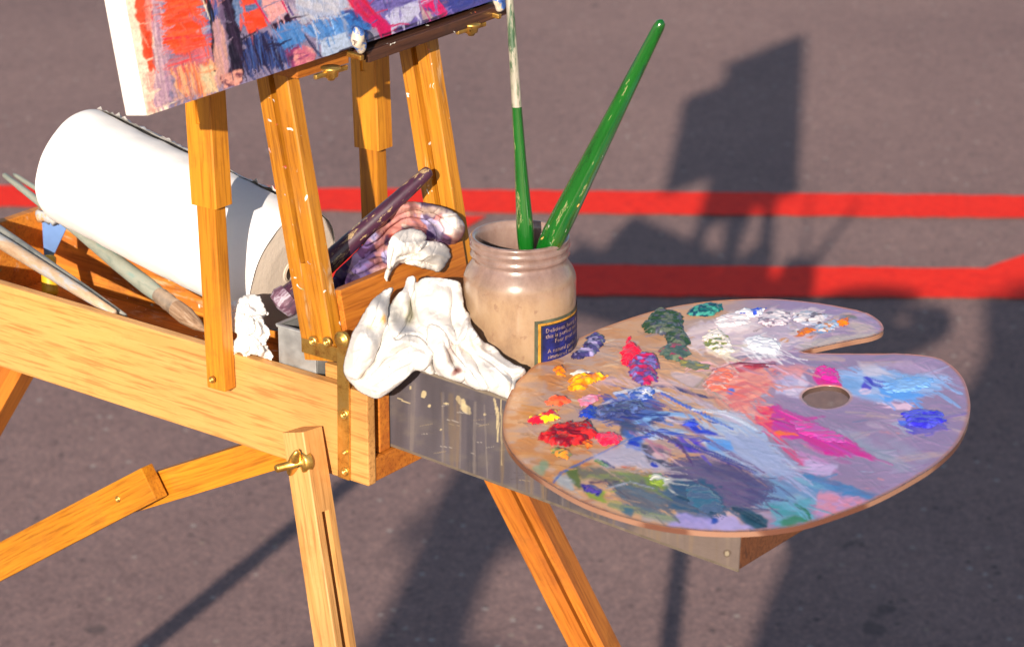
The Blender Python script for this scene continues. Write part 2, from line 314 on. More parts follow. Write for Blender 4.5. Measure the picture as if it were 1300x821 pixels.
# ================================================================== SETTING
def ground():
    m, nt, bs = nodes('worn asphalt'); iso = mapping(nt, (1, 1, 1))
    a = noise(nt, iso, 1.1, 5, .6); g = noise(nt, iso, 150, 6, .85); g2 = noise(nt, iso, 30, 5, .8)
    c = ramp(nt, a, [(.3, (.228, .152, .148)), (.7, (.295, .198, .186))])
    gr = ramp(nt, g, [(.32, (.35, .34, .38)), (.46, (.85, .85, .87)), (.56, (1.15, 1.1, 1.06)), (.66, (2.1, 1.9, 1.7))])
    mm = N(nt, 'ShaderNodeMix', data_type='RGBA', blend_type='MULTIPLY'); mm.inputs[0].default_value = .85
    nt.links.new(c, mm.inputs[6]); nt.links.new(gr, mm.inputs[7])
    m2 = N(nt, 'ShaderNodeMix', data_type='RGBA', blend_type='MULTIPLY'); m2.inputs[0].default_value = .45
    nt.links.new(mm.outputs[2], m2.inputs[6]); nt.links.new(ramp(nt, g2, [(.32, (.6, .58, .6)), (.55, (1, 1, 1)), (.75, (1.25, 1.2, 1.15))]), m2.inputs[7])
    spots = ramp(nt, noise(nt, iso, 7.5, 3, .5), [(.70, (0, 0, 0)), (.74, (.55, .55, .55))])
    c = mix(nt, spots, m2.outputs[2], (.05, .045, .05))
    vo = N(nt, 'ShaderNodeTexVoronoi'); vo.inputs['Scale'].default_value = 55; nt.links.new(iso, vo.inputs['Vector'])
    sp = N(nt, 'ShaderNodeSeparateColor'); nt.links.new(vo.outputs['Color'], sp.inputs[0])
    m1 = N(nt, 'ShaderNodeMath', operation='LESS_THAN'); m1.inputs[1].default_value = .26; nt.links.new(vo.outputs['Distance'], m1.inputs[0])
    m3 = N(nt, 'ShaderNodeMath', operation='GREATER_THAN'); m3.inputs[1].default_value = .86; nt.links.new(sp.outputs[0], m3.inputs[0])
    m4 = N(nt, 'ShaderNodeMath', operation='MULTIPLY'); nt.links.new(m1.outputs[0], m4.inputs[0]); nt.links.new(m3.outputs[0], m4.inputs[1])
    m5 = N(nt, 'ShaderNodeMath', operation='MULTIPLY'); m5.inputs[1].default_value = .7; nt.links.new(m4.outputs[0], m5.inputs[0])
    st = ramp(nt, sp.outputs[1], [(.35, (.06, .05, .055)), (.5, (.34, .25, .2)), (.8, (.45, .4, .37))])
    c = mix(nt, m5.outputs[0], c, st)
    nt.links.new(c, bs.inputs['Base Color']); bs.inputs['Roughness'].default_value = .85; bs.inputs['Specular IOR Level'].default_value = .25
    bump(nt, g, bs, .5, .004)
    bm = bmesh.new(); s = 150
    bm.faces.new([bm.verts.new(p) for p in ((-s, -s, 0), (s, -s, 0), (s, s, 0), (-s, s, 0))])
    link('asphalt_road', bm_to(bm, 'road'), m, kind='structure')
    # painted red lines
    m, nt, bs = nodes('red road paint'); iso = mapping(nt, (1, 1, 1)); n = noise(nt, iso, 60, 5, .75)
    n2 = noise(nt, iso, 9, 4, .6)
    c = ramp(nt, n, [(.28, (.66, .016, .012)), (.5, (.88, .026, .012)), (.7, (.93, .04, .018))])
    c = mix(nt, ramp(nt, n2, [(.55, (0, 0, 0)), (.8, (.22, .22, .22))]), c, (.5, .04, .03))
    c = mix(nt, ramp(nt, noise(nt, iso, 170, 5, .8), [(.60, (0, 0, 0)), (.70, (.75, .75, .75))]), c, (.3, .09, .07))
    nt.links.new(c, bs.inputs['Base Color']); bs.inputs['Roughness'].default_value = .75; bs.inputs['Specular IOR Level'].default_value = .2; bump(nt, n, bs, .35, .002)
    def strip(name, px, lift):
        bm = bmesh.new(); P = [atz(x, y, lift) for x, y in px]
        # ragged brushed edges: subdivide and wobble a few millimetres
        pts = []
        for a, b in zip(P, P[1:]+P[:1]):
            L = np.linalg.norm(b-a); k = max(1, int(L/.03))
            for i in range(k):
                q = a+(b-a)*i/k; q[0] += random.uniform(-.0015, .0015); q[1] += random.uniform(-.003, .003); pts.append(q)
        tri = geometry.tessellate_polygon([[Vector(p) for p in pts]])
        vs = [bm.verts.new(p) for p in pts]
        for t in tri:
            try: bm.faces.new([vs[i] for i in t])
            except ValueError: pass
        bmesh.ops.recalc_face_normals(bm, faces=bm.faces)
        for f in bm.faces:
            if f.normal.z < 0: f.normal_flip()
        me = bpy.data.meshes.new(name); bm.to_mesh(me); bm.free(); link(name, me, m, kind='structure')
    strip('red_road_marking', [(-900, 226), (650, 241), (2200, 258), (2200, 285), (650, 270), (-900, 251)], .004)
    strip('red_road_marking', [(420, 334), (650, 335), (1250, 340), (1300, 323), (1480, 265), (1600, 262), (1420, 345), (2200, 352), (2200, 393), (1300, 378), (650, 374), (420, 373)], .004)
    strip('red_road_marking', [(490, 272), (617, 274), (445, 372), (318, 372)], .0055)
ground()

# ================================================================== EASEL
E = empty('easel', (*W(-.28, .1, 0)[:2], 0), 'wooden box easel in amber and beech wood standing open on the asphalt', 'easel')
WBOX = .19
def easel():
    # box
    P = ubox('side_panel', -.566, .0087, 0, .0095, 0, .0815, 'beech', E, .001)
    ubox('side_panel', -.566, .0087, WBOX-.0095, WBOX, 0, .0815, 'inner', E, .001)
    ubox('end_panel', -.566, -.5565, .0098, WBOX-.0098, .001, .081, 'inner', E, .001)
    ubox('bottom_panel', -.556, -.006, .0098, WBOX-.0098, .002, .0075, 'inner', E, .0005)
    ubox('bottom_rail', -.006, .0075, .0098, WBOX-.0098, .0005, .021, 'deep', E, .0008)
    ubox('drawer_guide', -.012, .004, .0205, .0335, .0215, .079, 'deep', E, .0008)
    ubox('partition', -.055, -.048, .0098, WBOX-.0098, .008, .05, 'inner', E, .0005)
    # drawer, sagging a little where it is pulled out
    D = W(-.05, .0365, .0245); ax = U - .030*Z - .022*V; ax = ax/np.linalg.norm(ax)
    dz = Z + .030*U; dz /= np.linalg.norm(dz); dy = np.cross(dz, ax)
    Ld = .398*S; wd = .135*S; hd = .076*S; th = .0075*S
    DR = link('drawer', None, None, E, frame(D, ax, dz))
    def dbox(name, x0, x1, y0, y1, z0, z1, mat, bev=.0006, **k):
        bm = bmesh.new(); box_bm(bm, x0, x1, y0, y1, z0, z1, bev); return link(name, bm_to(bm, name), mat, DR, frame(D, ax, dz), **k)
    dbox('side_wall', 0, Ld-.008, .0012, th, .002, hd, 'inner')
    dbox('side_wall', 0, Ld-.008, wd-th, wd, .002, hd, 'inner')
    dbox('front_panel', Ld-.0078, Ld, 0.0012, wd, .001, hd, wood('shade toned end wood', (.16, .06, .025), (.08, .03, .015), .6, 0, (.03, .02, .015), .8))  # end panel's shade is put into its dark wood tone
    dbox('drawer_bottom', .001, Ld-.008, th+.0003, wd-th-.0003, .004, .008, 'tin')
    dbox('divider', .185, .188, th+.0005, wd-th-.0005, .0085, hd-.012, 'tin')
    dbox('top_rim', 0, Ld, .0002, th+.001, hd+.0003, hd+.0015, 'tin', .0004)
    dbox('top_rim', 0, Ld, wd-th-.001, wd, hd+.0003, hd+.0015, 'tin', .0004)
    # zinc cladding on the near wall: painted sheet
    nx, ny = 420, 84; xs = np.linspace(.002, Ld, nx); zs = np.linspace(-.0005, hd+.0012, ny)
    X, Zc = np.meshgrid(xs, zs); Pw = D + X.ravel()[:, None]*ax + Zc.ravel()[:, None]*dz
    pq = np.array([proj(p) for p in Pw]); pt = Paint(pq[:, 0], pq[:, 1], (78, 73, 80))
    x, y = pq[:, 0], pq[:, 1]
    n = fbm(x*.055, y*.008+3, 4, 4); pt.C *= (.55+.9*n)[:, None]
    n = fbm(x*.03+9, y*.05, 9, 4); pt.C = pt.C*(1-.35*sstep(.5, .75, n))[:, None]+s2l((112, 104, 96))*(.3*sstep(.5, .75, n))[:, None]
    cream = (176, 162, 128)
    for a in ((538, 500, 3, 5, 10), (521, 492, 2, 3, 0), (588, 512, 4, 6, -30), (592, 520, 9, 6, 35), (583, 508, 3, 8, -30), (545, 515, 2, 2, 0), (566, 512, 4, 1, 0), (615, 526, 2, 2, 0), (560, 545, 2, 1, 0)):
        pt.blob(*a, cream, .15, .9, .5)
    for p, w in (([(627, 506), (632, 525), (632, 560)], 4), ([(636, 505), (637, 590)], 1.6), ([(505, 505), (520, 512)], 1.5)):
        pt.stroke(p, w, cream, .2, .85, .35, .7)
    for q in range(46):
        xx = random.uniform(500, 935); pt.stroke([(xx, 480+(xx-500)*.3), (xx+random.uniform(-3, 5), 565+(xx-500)*.36)], random.uniform(3, 12), random.choice([(112, 94, 74), (60, 58, 68), (112, 104, 102), (74, 64, 60), (104, 88, 70)]), .8, .55, .3, .2)
    pt.poly([(800, 600), (960, 650), (960, 750), (800, 690)], (120, 104, 92), 12, .55, 14)
    for q in range(60):
        xx = random.uniform(500, 930); yy = random.uniform(480, 560)+(xx-500)*.34; pt.stroke([(xx, yy), (xx+random.uniform(4, 18), yy+random.uniform(-3, 6))], random.uniform(.8, 1.8), random.choice([(150, 144, 138), (56, 52, 58), (134, 120, 100)]), .5, .6)
    pt.blob(923, 702, 5, 5, 0, (70, 55, 45), .2, .7); pt.blob(923, 702, 3, 3, 0, (150, 140, 120), .2, .8)
    edge = (Zc.ravel() < .0012); pt.C[edge] = s2l((98, 88, 78))*(.6+.8*fbm(x[edge]*.1, y[edge]*.1, 2)[:, None])
    edge = (Zc.ravel() > hd-.0015); pt.C[edge] = s2l((116, 106, 94))*(.6+.8*fbm(x[edge]*.1, y[edge]*.1, 7)[:, None])
    me = bpy.data.meshes.new('zinc'); f = []
    for j in range(ny-1):
        for i in range(nx-1): a = j*nx+i; f.append((a, a+1, a+nx+1, a+nx))
    loc = np.c_[X.ravel(), np.full(X.size, 0.)+.0004*(fbm(X.ravel()*30, Zc.ravel()*40, 3)-.5), Zc.ravel()]
    # give the sheet thickness
    back = loc.copy(); back[:, 1] = .0009; nn = len(loc); fb = [tuple(a+nn for a in q[::-1]) for q in f]
    rim = []
    def side(seq):
        for a, b in zip(seq, seq[1:]): rim.append((b, a, a+nn, b+nn))
    side(list(range(nx))); side([(j+1)*nx-1 for j in range(ny)]); side(list(range(nx*ny-1, nx*(ny-1)-1, -1))); side([j*nx for j in range(ny-1, -1, -1)])
    me.from_pydata(np.r_[loc, back].tolist(), [], f+fb+rim); set_cols(me, np.r_[pt.C, pt.C]); me.update()
    link('zinc_cladding', me, 'metal_paint', DR, frame(D, ax, dz), label='grey zinc sheet with flaking cream paint')
    # lid frame: two rails, cross board
    tl = np.array([-.186, .983])                       # lean in (u, z)
    def L(u0, z0, v, d):                                 # point up the lean by d
        return W(u0+tl[0]*d, v, z0+tl[1]*d)
    T = U*tl[0]+Z*tl[1]; Nn = U*tl[1]-Z*tl[0]           # Nn faces the painter
    z0 = .0985; uc = -.0415
    rw = .0345*S; rt = .0145*S
    for v in (.0072, WBOX-.0075):
        up = -V
        R = grooved('lid_rail', L(uc, z0, v, 0), L(uc, z0, v, .48), rw, rt, up, 'amber', E, .0048, .007, .082*S if v < .1 else .04, 0, .0009)
    u1 = uc+.0165
    o = ubox('x', 0, 1, 0, 1, 0, 1, 'deep', E); bpy.data.objects.remove(o)
    a = L(uc+.0114, z0+.0295, .0148, 0); b = L(uc+.0114, z0+.0295, WBOX-.0152, 0)
    beam('cross_board', a, b, .0105*S, .058*S, T, 'deep', E, .0006)
    beam('end_block', L(uc+.0114, z0+.0295, .0, 0), L(uc+.0114, z0+.0295, .0146, 0), .0104*S, .0575*S, T, 'amber_clean', E, .0006) if False else None
    # upright struts with sleeves
    for v, sg, zb in ((-.0078, -1, .052), (WBOX+.0078, 1, .03)):
        ub = -.1455; us = -.152
        beam('strut', W(ub, v, zb), W(us-.0, v, .33), .0135*S, .0205*S if sg < 0 else .0205*S, U, 'amber_clean', E, .0009)
        q = W(-.1478, v-.0008*sg*-1, .2135); q2 = W(-.1535, v, .40)
        grooved('strut_sleeve', W(-.1483, v, .2135), W(-.1535, v, .40), .0285*S, .0205*S, -V, 'amber_clean', E, .004, .0012, .07*S, 0, .0009)
    screw(E, W(-.1465, -.0182, .062), -V, .0024)
    # brass hinge and strap
    fv = -.0016
    beam('hinge_strap', Pv(437, 607, fv), Pv(436, 428, fv), .0016, .0125*S, U, 'brass', E, .0003)
    a = Pv(388, 432, fv-.0003+.0005); b = Pv(446, 432, fv)
    beam('hinge_plate', W(-.0595, -.0009, .1085), W(-.018, -.0009, .1085), .0013, .0125*S, Z, 'brass', E, .0003)
    for x, y, r in ((397, 433, .0036), (415, 434, .0036), (437, 526, .0038), (438, 574, .0019), (438, 598, .0032)):
        screw(E, Pv(x, y, fv-.0012), -V, r)
    me = lathe_me('pivot', [(-.001, .006), (.0015, .006), (.0022, .0052), (.0022, .0042), (.0034, .0036), (.0038, .002), (.0038, 0)], 28)
    link('hinge_pivot', me, 'brass', E, frame(Pv(435, 431, fv-.001), -V, Z), smooth=True)
    # canvas ledge and the block behind it
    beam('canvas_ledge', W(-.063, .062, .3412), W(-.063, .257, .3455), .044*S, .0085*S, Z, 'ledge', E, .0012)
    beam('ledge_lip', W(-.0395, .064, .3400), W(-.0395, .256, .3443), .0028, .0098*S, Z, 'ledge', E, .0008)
    beam('ledge_block', W(-.068, -.001, .3385), W(-.068, .0615, .3385), .024*S, .0115*S, Z, 'deep', E, .001)
    for x, y in ((420, 92), (598, 36)):
        c = Pu(x, y, -.040); K = link('wing_nut', None, None, E, frame(c, Z, V))
        bm = bmesh.new()
        me = lathe_me('stem', [(-.005, 0), (-.005, .0022), (-.0035, .0028), (-.0028, .0045), (.001, .0052), (.0022, .0065), (.0035, .0065), (.0038, 0)], 20)
        link('nut', me, 'brass', K, frame(c, Z, V), smooth=True)
        box_bm(bm, -.0016, .0018, -.0015, .0015, -.0155, .0155, .0012, 1, 3)
        link('wing', bm_to(bm, 'wing'), 'brass', K, frame(c, Z, V))
    # canvas clamps, daubed with paint
    for x0, y0, x1, y1, uu in ((452, 36, 459, 66, -.032), (636, -14, 634, 14, -.032)):
        a = Pu(x0, y0, uu); b = Pu(x1, y1, uu); K = link('canvas_clamp', None, None, E, frame(b, a-b, Nn))
        m = mottled('daubed clamp', [(.3, (.02, .05, .2)), (.42, (.06, .16, .45)), (.48, (.5, .42, .3)), (.58, (.55, .5, .42)), (.64, (.1, .06, .05)), (.8, (.35, .2, .06))], 90, .4, bst=.6)
        bm = bmesh.new(); bmesh.ops.create_uvsphere(bm, u_segments=24, v_segments=14, radius=1)
        Lc = np.linalg.norm(a-b)
        for vt in bm.verts:
            c = vt.co; k = 1+.16*math.sin(5*c.x+2*c.y); vt.co = Vector((Lc/2+c.x*Lc*.56, c.y*.0052*k, c.z*.004*k))
        link('hook', bm_to(bm, 'hook'), m, K, frame(b, a-b, Nn), smooth=True)
        beam('bolt', W(0, 0, 0)*0+b-T*.004, b-U*.012-T*.003, .0035, .0035, Z, 'brass', K)
    # near front leg with wing bolt
    sh = lambda P: P
    t = Pv(383.5, 545, -.0165); q = Pv(412, 731, -.030); d = (q-t)/np.linalg.norm(q-t); foot = t + d*((t[2]-0)/-d[2])
    LG = link('leg', None, None, E, frame(t, d, U), label='pale beech leg with a brass wing bolt')
    grooved('leg_batten', t, foot, .0245*S, .0235*S, U, 'beech_worn', LG, .0068, .013, .068*S, .02, .0008, 1.3)
    c = Pv(383, 588, -.03); nb = -V*.86 - U*.3
    me = lathe_me('bolt', [(-.004, .0075), (.0005, .0078), (.0018, .0066), (.0022, .0030), (.019, .0028), (.0198, .0022), (.0198, 0)], 24)
    c = Pv(384, 586, -.0290); link('wing_bolt', me, 'brass', LG, frame(c, -V-.35*U, Z), smooth=True)
    bm = bmesh.new(); bmesh.ops.create_uvsphere(bm, u_segments=18, v_segments=10, radius=1)
    for vt in bm.verts: vt.co = Vector((vt.co.x*.0045+.006, vt.co.y*.0125, vt.co.z*.0032+.001))
    link('wing', bm_to(bm, 'wing'), 'brass', LG, frame(c, -V-.35*U, Z*.5+V*.1-U), smooth=True)
    # far front leg
    t = W(-.06, WBOX+.012, .055); p1 = Pv(655, 622, .23); q = Pv(710, 731, .262); d = (q-p1)/np.linalg.norm(q-p1)
    t = p1 - d*.10; foot = p1 + d*(p1[2]/-d[2])
    LG = link('leg', None, None, E, frame(t, d, U), label='orange front leg on the far side')
    grooved('leg_batten', t, foot, .0275, .022, -V+.25*U, 'deep', LG, .0030, .014, .0, .02, .0008, 1.1, off=.0045)
    # rear leg, reaching the ground left of the frame
    G = np.array([-.90, 2.24, 0]); t = Pv(27, 455, .06)
    LG = link('leg', None, None, E, frame(t, G-t, U), label='thin rear leg under the far left end of the box')
    beam('leg_batten', t, G, .019, .024, U, 'deep', LG, .0008)
    # two piece brace below the box
    v = .034
    a = Pv(372, 566, v); b = Pv(150, 634, v); LG = link('brace', None, None, E, frame(a, b-a, V))
    beam('brace_batten', a, b, .0235, .0125, V, 'amber_clean', LG, .0009)
    v2 = v-.0195
    a = Pv(196, 611, v2); b = Pv(-75, 752, v2)
    beam('brace_batten', a, b, .0255, .0115, V, 'amber_clean', LG, .0009, 1.06)
    screw(LG, Pv(150, 633, v2-.0072), -V, .0026)
    bm = bmesh.new(); box_bm(bm, -.001, .001, -.009, .009, -.004, .004, .0004)
easel()

# ================================================================== CANVAS
def canvas():
    tl = np.array([-.175, .985]); T = U*tl[0]+Z*tl[1]; Nf = U*tl[1]-Z*tl[0]; VV = globals()['V']; V = VV+T*.015; V = V/np.linalg.norm(V); T = T-VV*.015; T = T/np.linalg.norm(T)
    v0, v1 = -.181, .246; c0 = W(-.043, v0, .3465); Wd = (v1-v0)*S; Ht = .44; th = .0215*S
    root = empty('canvas_painting', c0+V*Wd/2-Nf*th/2, 'abstract oil painting on a thick white edged canvas, standing on the easel', 'painting')
    fm = frame(c0, V, Nf)         # local x = v, z = out of face, y = z cross x
    yl = Vector(Nf).cross(Vector(V)); sg = 1 if yl.dot(Vector(T)) > 0 else -1
    nx = 420; ys = np.r_[np.linspace(0, .125, 190), np.linspace(.125, Ht, 140)[1:]]; ny = len(ys); xs = np.linspace(0, Wd, nx)
    X, Y = np.meshgrid(xs, ys); X = X.ravel(); Y = Y.ravel()
    Pw = c0+X[:, None]*V+Y[:, None]*T; q = Pw-CAM; dp = q@FW; px = 650+FP*(q@RT)/dp; py = 365-FP*(q@UP)/dp
    P = Paint(px, py, (150, 140, 165)); s = P.stroke; g = P.poly
    # loose colour all over, for the part above
    for k in range(160):
        x = random.uniform(150, 640); y = random.uniform(-560, 20); L = random.uniform(20, 90); a = random.choice([-.3, 1.35, 1.5, .9])
        s([(x, y), (x+L*math.cos(a), y+L*math.sin(a))], random.uniform(12, 40), random.choice([(225, 95, 60), (60, 95, 160), (45, 35, 60), (190, 175, 190), (215, 150, 140), (200, 50, 90), (120, 150, 190), (165, 150, 175)]), .3, .9, .4, .4)
    # left field
    g([(130, -40), (186, -40), (215, 150), (180, 150)], (240, 225, 205), 2, 1, 2)
    g([(163, -30), (180, -30), (196, 90), (190, 92), (180, 70)], (232, 92, 52), 2, .95, 5, c2=(215, 95, 62), ht=.3)
    g([(181, 40), (193, 40), (196, 88), (186, 88)], (226, 88, 50), 2, .9, 4, ht=.3)
    g([(182, 90), (196, 88), (204, 138), (186, 146)], (238, 182, 168), 3, .9, 4, c2=(235, 205, 185))
    g([(181, -20), (189, -20), (193, 40), (183, 40)], (225, 150, 140), 2, .9, 3)
    s([(192, 15), (197, 57)], 2.5, (90, 45, 60)); s([(190, -10), (193, 40)], 3, (215, 70, 105))
    g([(190, -30), (200, -30), (212, 60), (218, 130), (196, 140), (193, 60)], (190, 158, 178), 2, .95, 4, c2=(205, 175, 185), streak=(82, .35, .1))
    g([(200, -40), (256, -40), (258, 20), (266, 60), (222, 72), (207, 60)], (236, 92, 48), 3, 1, 6, c2=(230, 110, 70), streak=(-12, .3, .12), ht=.3)
    s([(207, 50), (268, 44)], 5, (225, 45, 85), .5, .8); s([(212, 84), (262, 70)], 4, (220, 55, 80), .5, .85)
    g([(212, 60), (268, 50), (272, 85), (214, 98)], (222, 130, 122), 4, .6, 8, c2=(230, 90, 80), streak=(-12, .5, .4))
    g([(215, 85), (272, 78), (276, 120), (220, 132)], (226, 140, 92), 4, .95, 6, c2=(232, 180, 140), streak=(80, .35, .35))
    g([(252, 82), (274, 84), (277, 118), (260, 118)], (214, 202, 170), 3, .95, 5, c2=(225, 195, 160))
    s([(240, 20), (262, 35), (262, 70)], 10, (160, 130, 160), .7, .7, .6); s([(250, 40), (268, 34)], 8, (170, 190, 215), .5, .8)
    s([(255, -5), (268, 30)], 4, (235, 225, 205)); s([(257, -10), (268, 18), (272, 90)], 7, (40, 34, 50), .3, .95, .5)
    g([(268, 30), (276, 22), (285, 40), (290, 85), (282, 112), (272, 105), (268, 60)], (212, 168, 155), 2, .95, 4, c2=(200, 160, 165), streak=(80, .4, .1), ht=.4)
    g([(270, -20), (282, -20), (290, 40), (287, 55), (277, 15)], (120, 100, 130), 3, .9, 4)
    g([(275, -40), (292, -40), (300, 30), (308, 60), (312, 100), (290, 102), (289, 50)], (38, 28, 58), 2, 1, 5, c2=(60, 40, 70), streak=(75, .4, .1))
    g([(278, 95), (306, 88), (310, 104), (282, 116)], (226, 170, 155), 2, .95, 4, c2=(120, 70, 90))
    # middle: orange squares, blue clouds
    g([(292, -30), (325, -30), (338, 30), (318, 44), (300, 30)], (105, 130, 170), 3, .95, 6, c2=(130, 145, 175))
    g([(300, -30), (322, -30), (326, 4), (304, 10)], (236, 95, 60), 2, .95, 3)
    g([(302, 18), (330, 10), (340, 34), (314, 44)], (235, 90, 52), 1.5, 1, 3, c2=(230, 100, 75), ht=.3)
    g([(322, -20), (352, -20), (364, 14), (344, 30), (340, 28)], (226, 172, 168), 1.5, 1, 3, c2=(215, 165, 170))
    s([(322, 0), (341, 30)], 2.5, (220, 40, 100), .3, 1, .1); s([(352, -8), (366, 20)], 3, (200, 40, 110), .3, 1, .1); s([(357, -6), (378, 32)], 4, (80, 60, 130), .3, .9, .2)
    g([(340, 32), (366, 16), (376, 32), (356, 46)], (60, 25, 60), 2, 1, 4)
    g([(360, -40), (445, -40), (450, 5), (430, 20), (402, 28), (378, 30)], (178, 186, 208), 3, 1, 6, c2=(190, 190, 200), streak=(20, .2, .1))
    g([(304, 48), (326, 40), (346, 45), (362, 60), (366, 84), (335, 90), (312, 96)], (62, 82, 138), 3, 1, 6, c2=(48, 40, 78), streak=(70, .45, .15))
    for k in range(9): s([(316+5*k, 44+random.random()*6), (322+5.5*k, 88)], 1.6, random.choice([(90, 120, 175), (40, 32, 70), (130, 150, 190)]), .4, .8, .4)
    g([(344, 42), (356, 28), (376, 30), (392, 52), (376, 58), (360, 66)], (82, 140, 198), 2, 1, 4, c2=(105, 150, 200), streak=(60, .4, .1), ht=.4)
    g([(378, 34), (400, 26), (430, 20), (455, 16), (470, 26), (468, 44), (440, 46), (400, 54)], (88, 142, 200), 3, .98, 5, c2=(110, 158, 210), streak=(50, .35, .12), ht=.4)
    g([(360, 64), (378, 56), (392, 70), (410, 80), (370, 92)], (70, 36, 84), 3, .9, 5, c2=(140, 60, 110))
    g([(370, 66), (384, 56), (398, 60), (400, 78), (376, 88)], (226, 165, 160), 2, .9, 4, c2=(200, 120, 140), ht=.4)
    g([(404, 50), (440, 40), (446, 58), (420, 74), (408, 70)], (178, 192, 214), 2, 1, 4, ht=.4); s([(386, 45), (408, 74)], 4, (60, 60, 100), .3, .9)
    s([(395, 30), (402, 48)], 1.5, (170, 190, 220)); s([(418, 22), (424, 44)], 1.5, (170, 195, 225))
    g([(428, 15), (455, 10), (470, 26), (466, 46), (450, 56), (440, 30)], (70, 130, 195), 2, .9, 4, c2=(60, 80, 140))
    g([(440, -20), (560, -20), (600, -20), (560, 40), (490, 55), (465, 30)], (98, 88, 150), 4, 1, 6, c2=(130, 120, 180), streak=(-20, .2, .2))
    s([(436, -18), (456, 8), (486, 36), (492, 44)], 20, (208, 38, 88), .25, 1, .12, .3, c2=(180, 50, 110), ht=.3)
    s([(474, 26), (494, 44)], 20, (200, 35, 110), .2, .95, .1)
    g([(486, 20), (505, 8), (530, 2), (536, 12), (520, 30), (500, 38)], (196, 196, 218), 2, 1, 3, c2=(185, 182, 210), ht=.5)
    g([(466, 40), (476, 34), (484, 48), (472, 50)], (150, 150, 170), 2, .8)
    g([(530, 8), (545, 14), (555, 24), (536, 26)], (185, 165, 165), 2, .9, 4)
    s([(530, -18), (546, 4), (566, 22)], 18, (214, 34, 112), .25, 1, .12, .3, ht=.3)
    g([(560, -20), (640, -20), (640, 5), (585, 20), (570, 18)], (92, 90, 155), 3, 1, 5, c2=(70, 80, 150), streak=(-25, .3, .1))
    s([(430, 66), (520, 32), (640, 2)], 5, (40, 34, 60), .5, .85, .4)
    P.smear(260, 150, 640, -40, 145, 9, 5, 30, .4, 1.2); P.smear(120, 150, 640, -40, 145, 10, 4, 30, .4, -.3)
    P.C *= (.8+.4*fbm(X*900, Y*900, 5, 2))[:, None]; P.C *= (1-.14*sstep(.55, .7, fbm(px*.08, py*.5, 6, 3))*sstep(.35, .6, fbm(px*.02, py*.03, 16, 2)))[:, None]; P.grade(1.0, 1.3, .84)
    me = bpy.data.meshes.new('painted_face'); idx = np.arange(nx*ny).reshape(ny, nx)
    quads = np.stack([idx[:-1, :-1], idx[:-1, 1:], idx[1:, 1:], idx[1:, :-1]], -1).reshape(-1, 4)
    z = .0006+P.h*.0008+.00012*np.sin(X*2600)*np.sin(Y*2600)
    me.from_pydata(np.c_[X, Y*sg, z].tolist(), [], quads.tolist()); set_cols(me, P.C)
    link('painted_face', me, 'canvas_oil', root, fm, smooth=True)
    bm = bmesh.new(); box_bm(bm, -.0002, Wd+.0002, min(0, Ht*sg), max(0, Ht*sg), -th, .0003, .0012)
    m, nt, bs = nodes('primed canvas edge'); iso = mapping(nt, (1, 1, 1)); n = noise(nt, iso, 40, 4, .6)
    tc = N(nt, 'ShaderNodeTexCoord'); sx = N(nt, 'ShaderNodeSeparateXYZ'); nt.links.new(tc.outputs['Object'], sx.inputs[0])
    add = N(nt, 'ShaderNodeMath', operation='ADD'); nt.links.new(sx.outputs[0], add.inputs[0])
    mu = N(nt, 'ShaderNodeMath', operation='MULTIPLY'); mu.inputs[1].default_value = .02; nt.links.new(n, mu.inputs[0]); nt.links.new(mu.outputs[0], add.inputs[1])
    c = ramp(nt, add.outputs[0], [(.011, (.8, .78, .74)), (.02, (.55, .3, .24)), (.08, (.4, .22, .2)), (.12, (.1, .05, .06))])
    nt.links.new(c, bs.inputs['Base Color']); bs.inputs['Roughness'].default_value = .8; bump(nt, noise(nt, iso, 1500, 2), bs, .4, .0004)
    link('stretched_canvas', bm_to(bm, 'body'), m, root, fm)
canvas()

def shadow_board():  # unseen board, added only to widen the canvas shadow
    tl = np.array([-.175, .985]); T = U*tl[0]+Z*tl[1]; Nf = U*tl[1]-Z*tl[0]
    a = W(-.105, -.36, .475); root = empty('shadow_board', a+V*.17, 'large plain shadow board added unseen behind the canvas to widen its shadow', 'shadow board')
    beam('board', a+T*.13, a+V*.36+T*.13, .26, .006, Nf, 'beech', root, .001)
    for q in (.06, .30): beam('backing_batten', a+V*q+T*.01-Nf*.009, a+V*q+T*.25-Nf*.009, .02, .0115, Nf, 'amber_clean', root)
shadow_board()

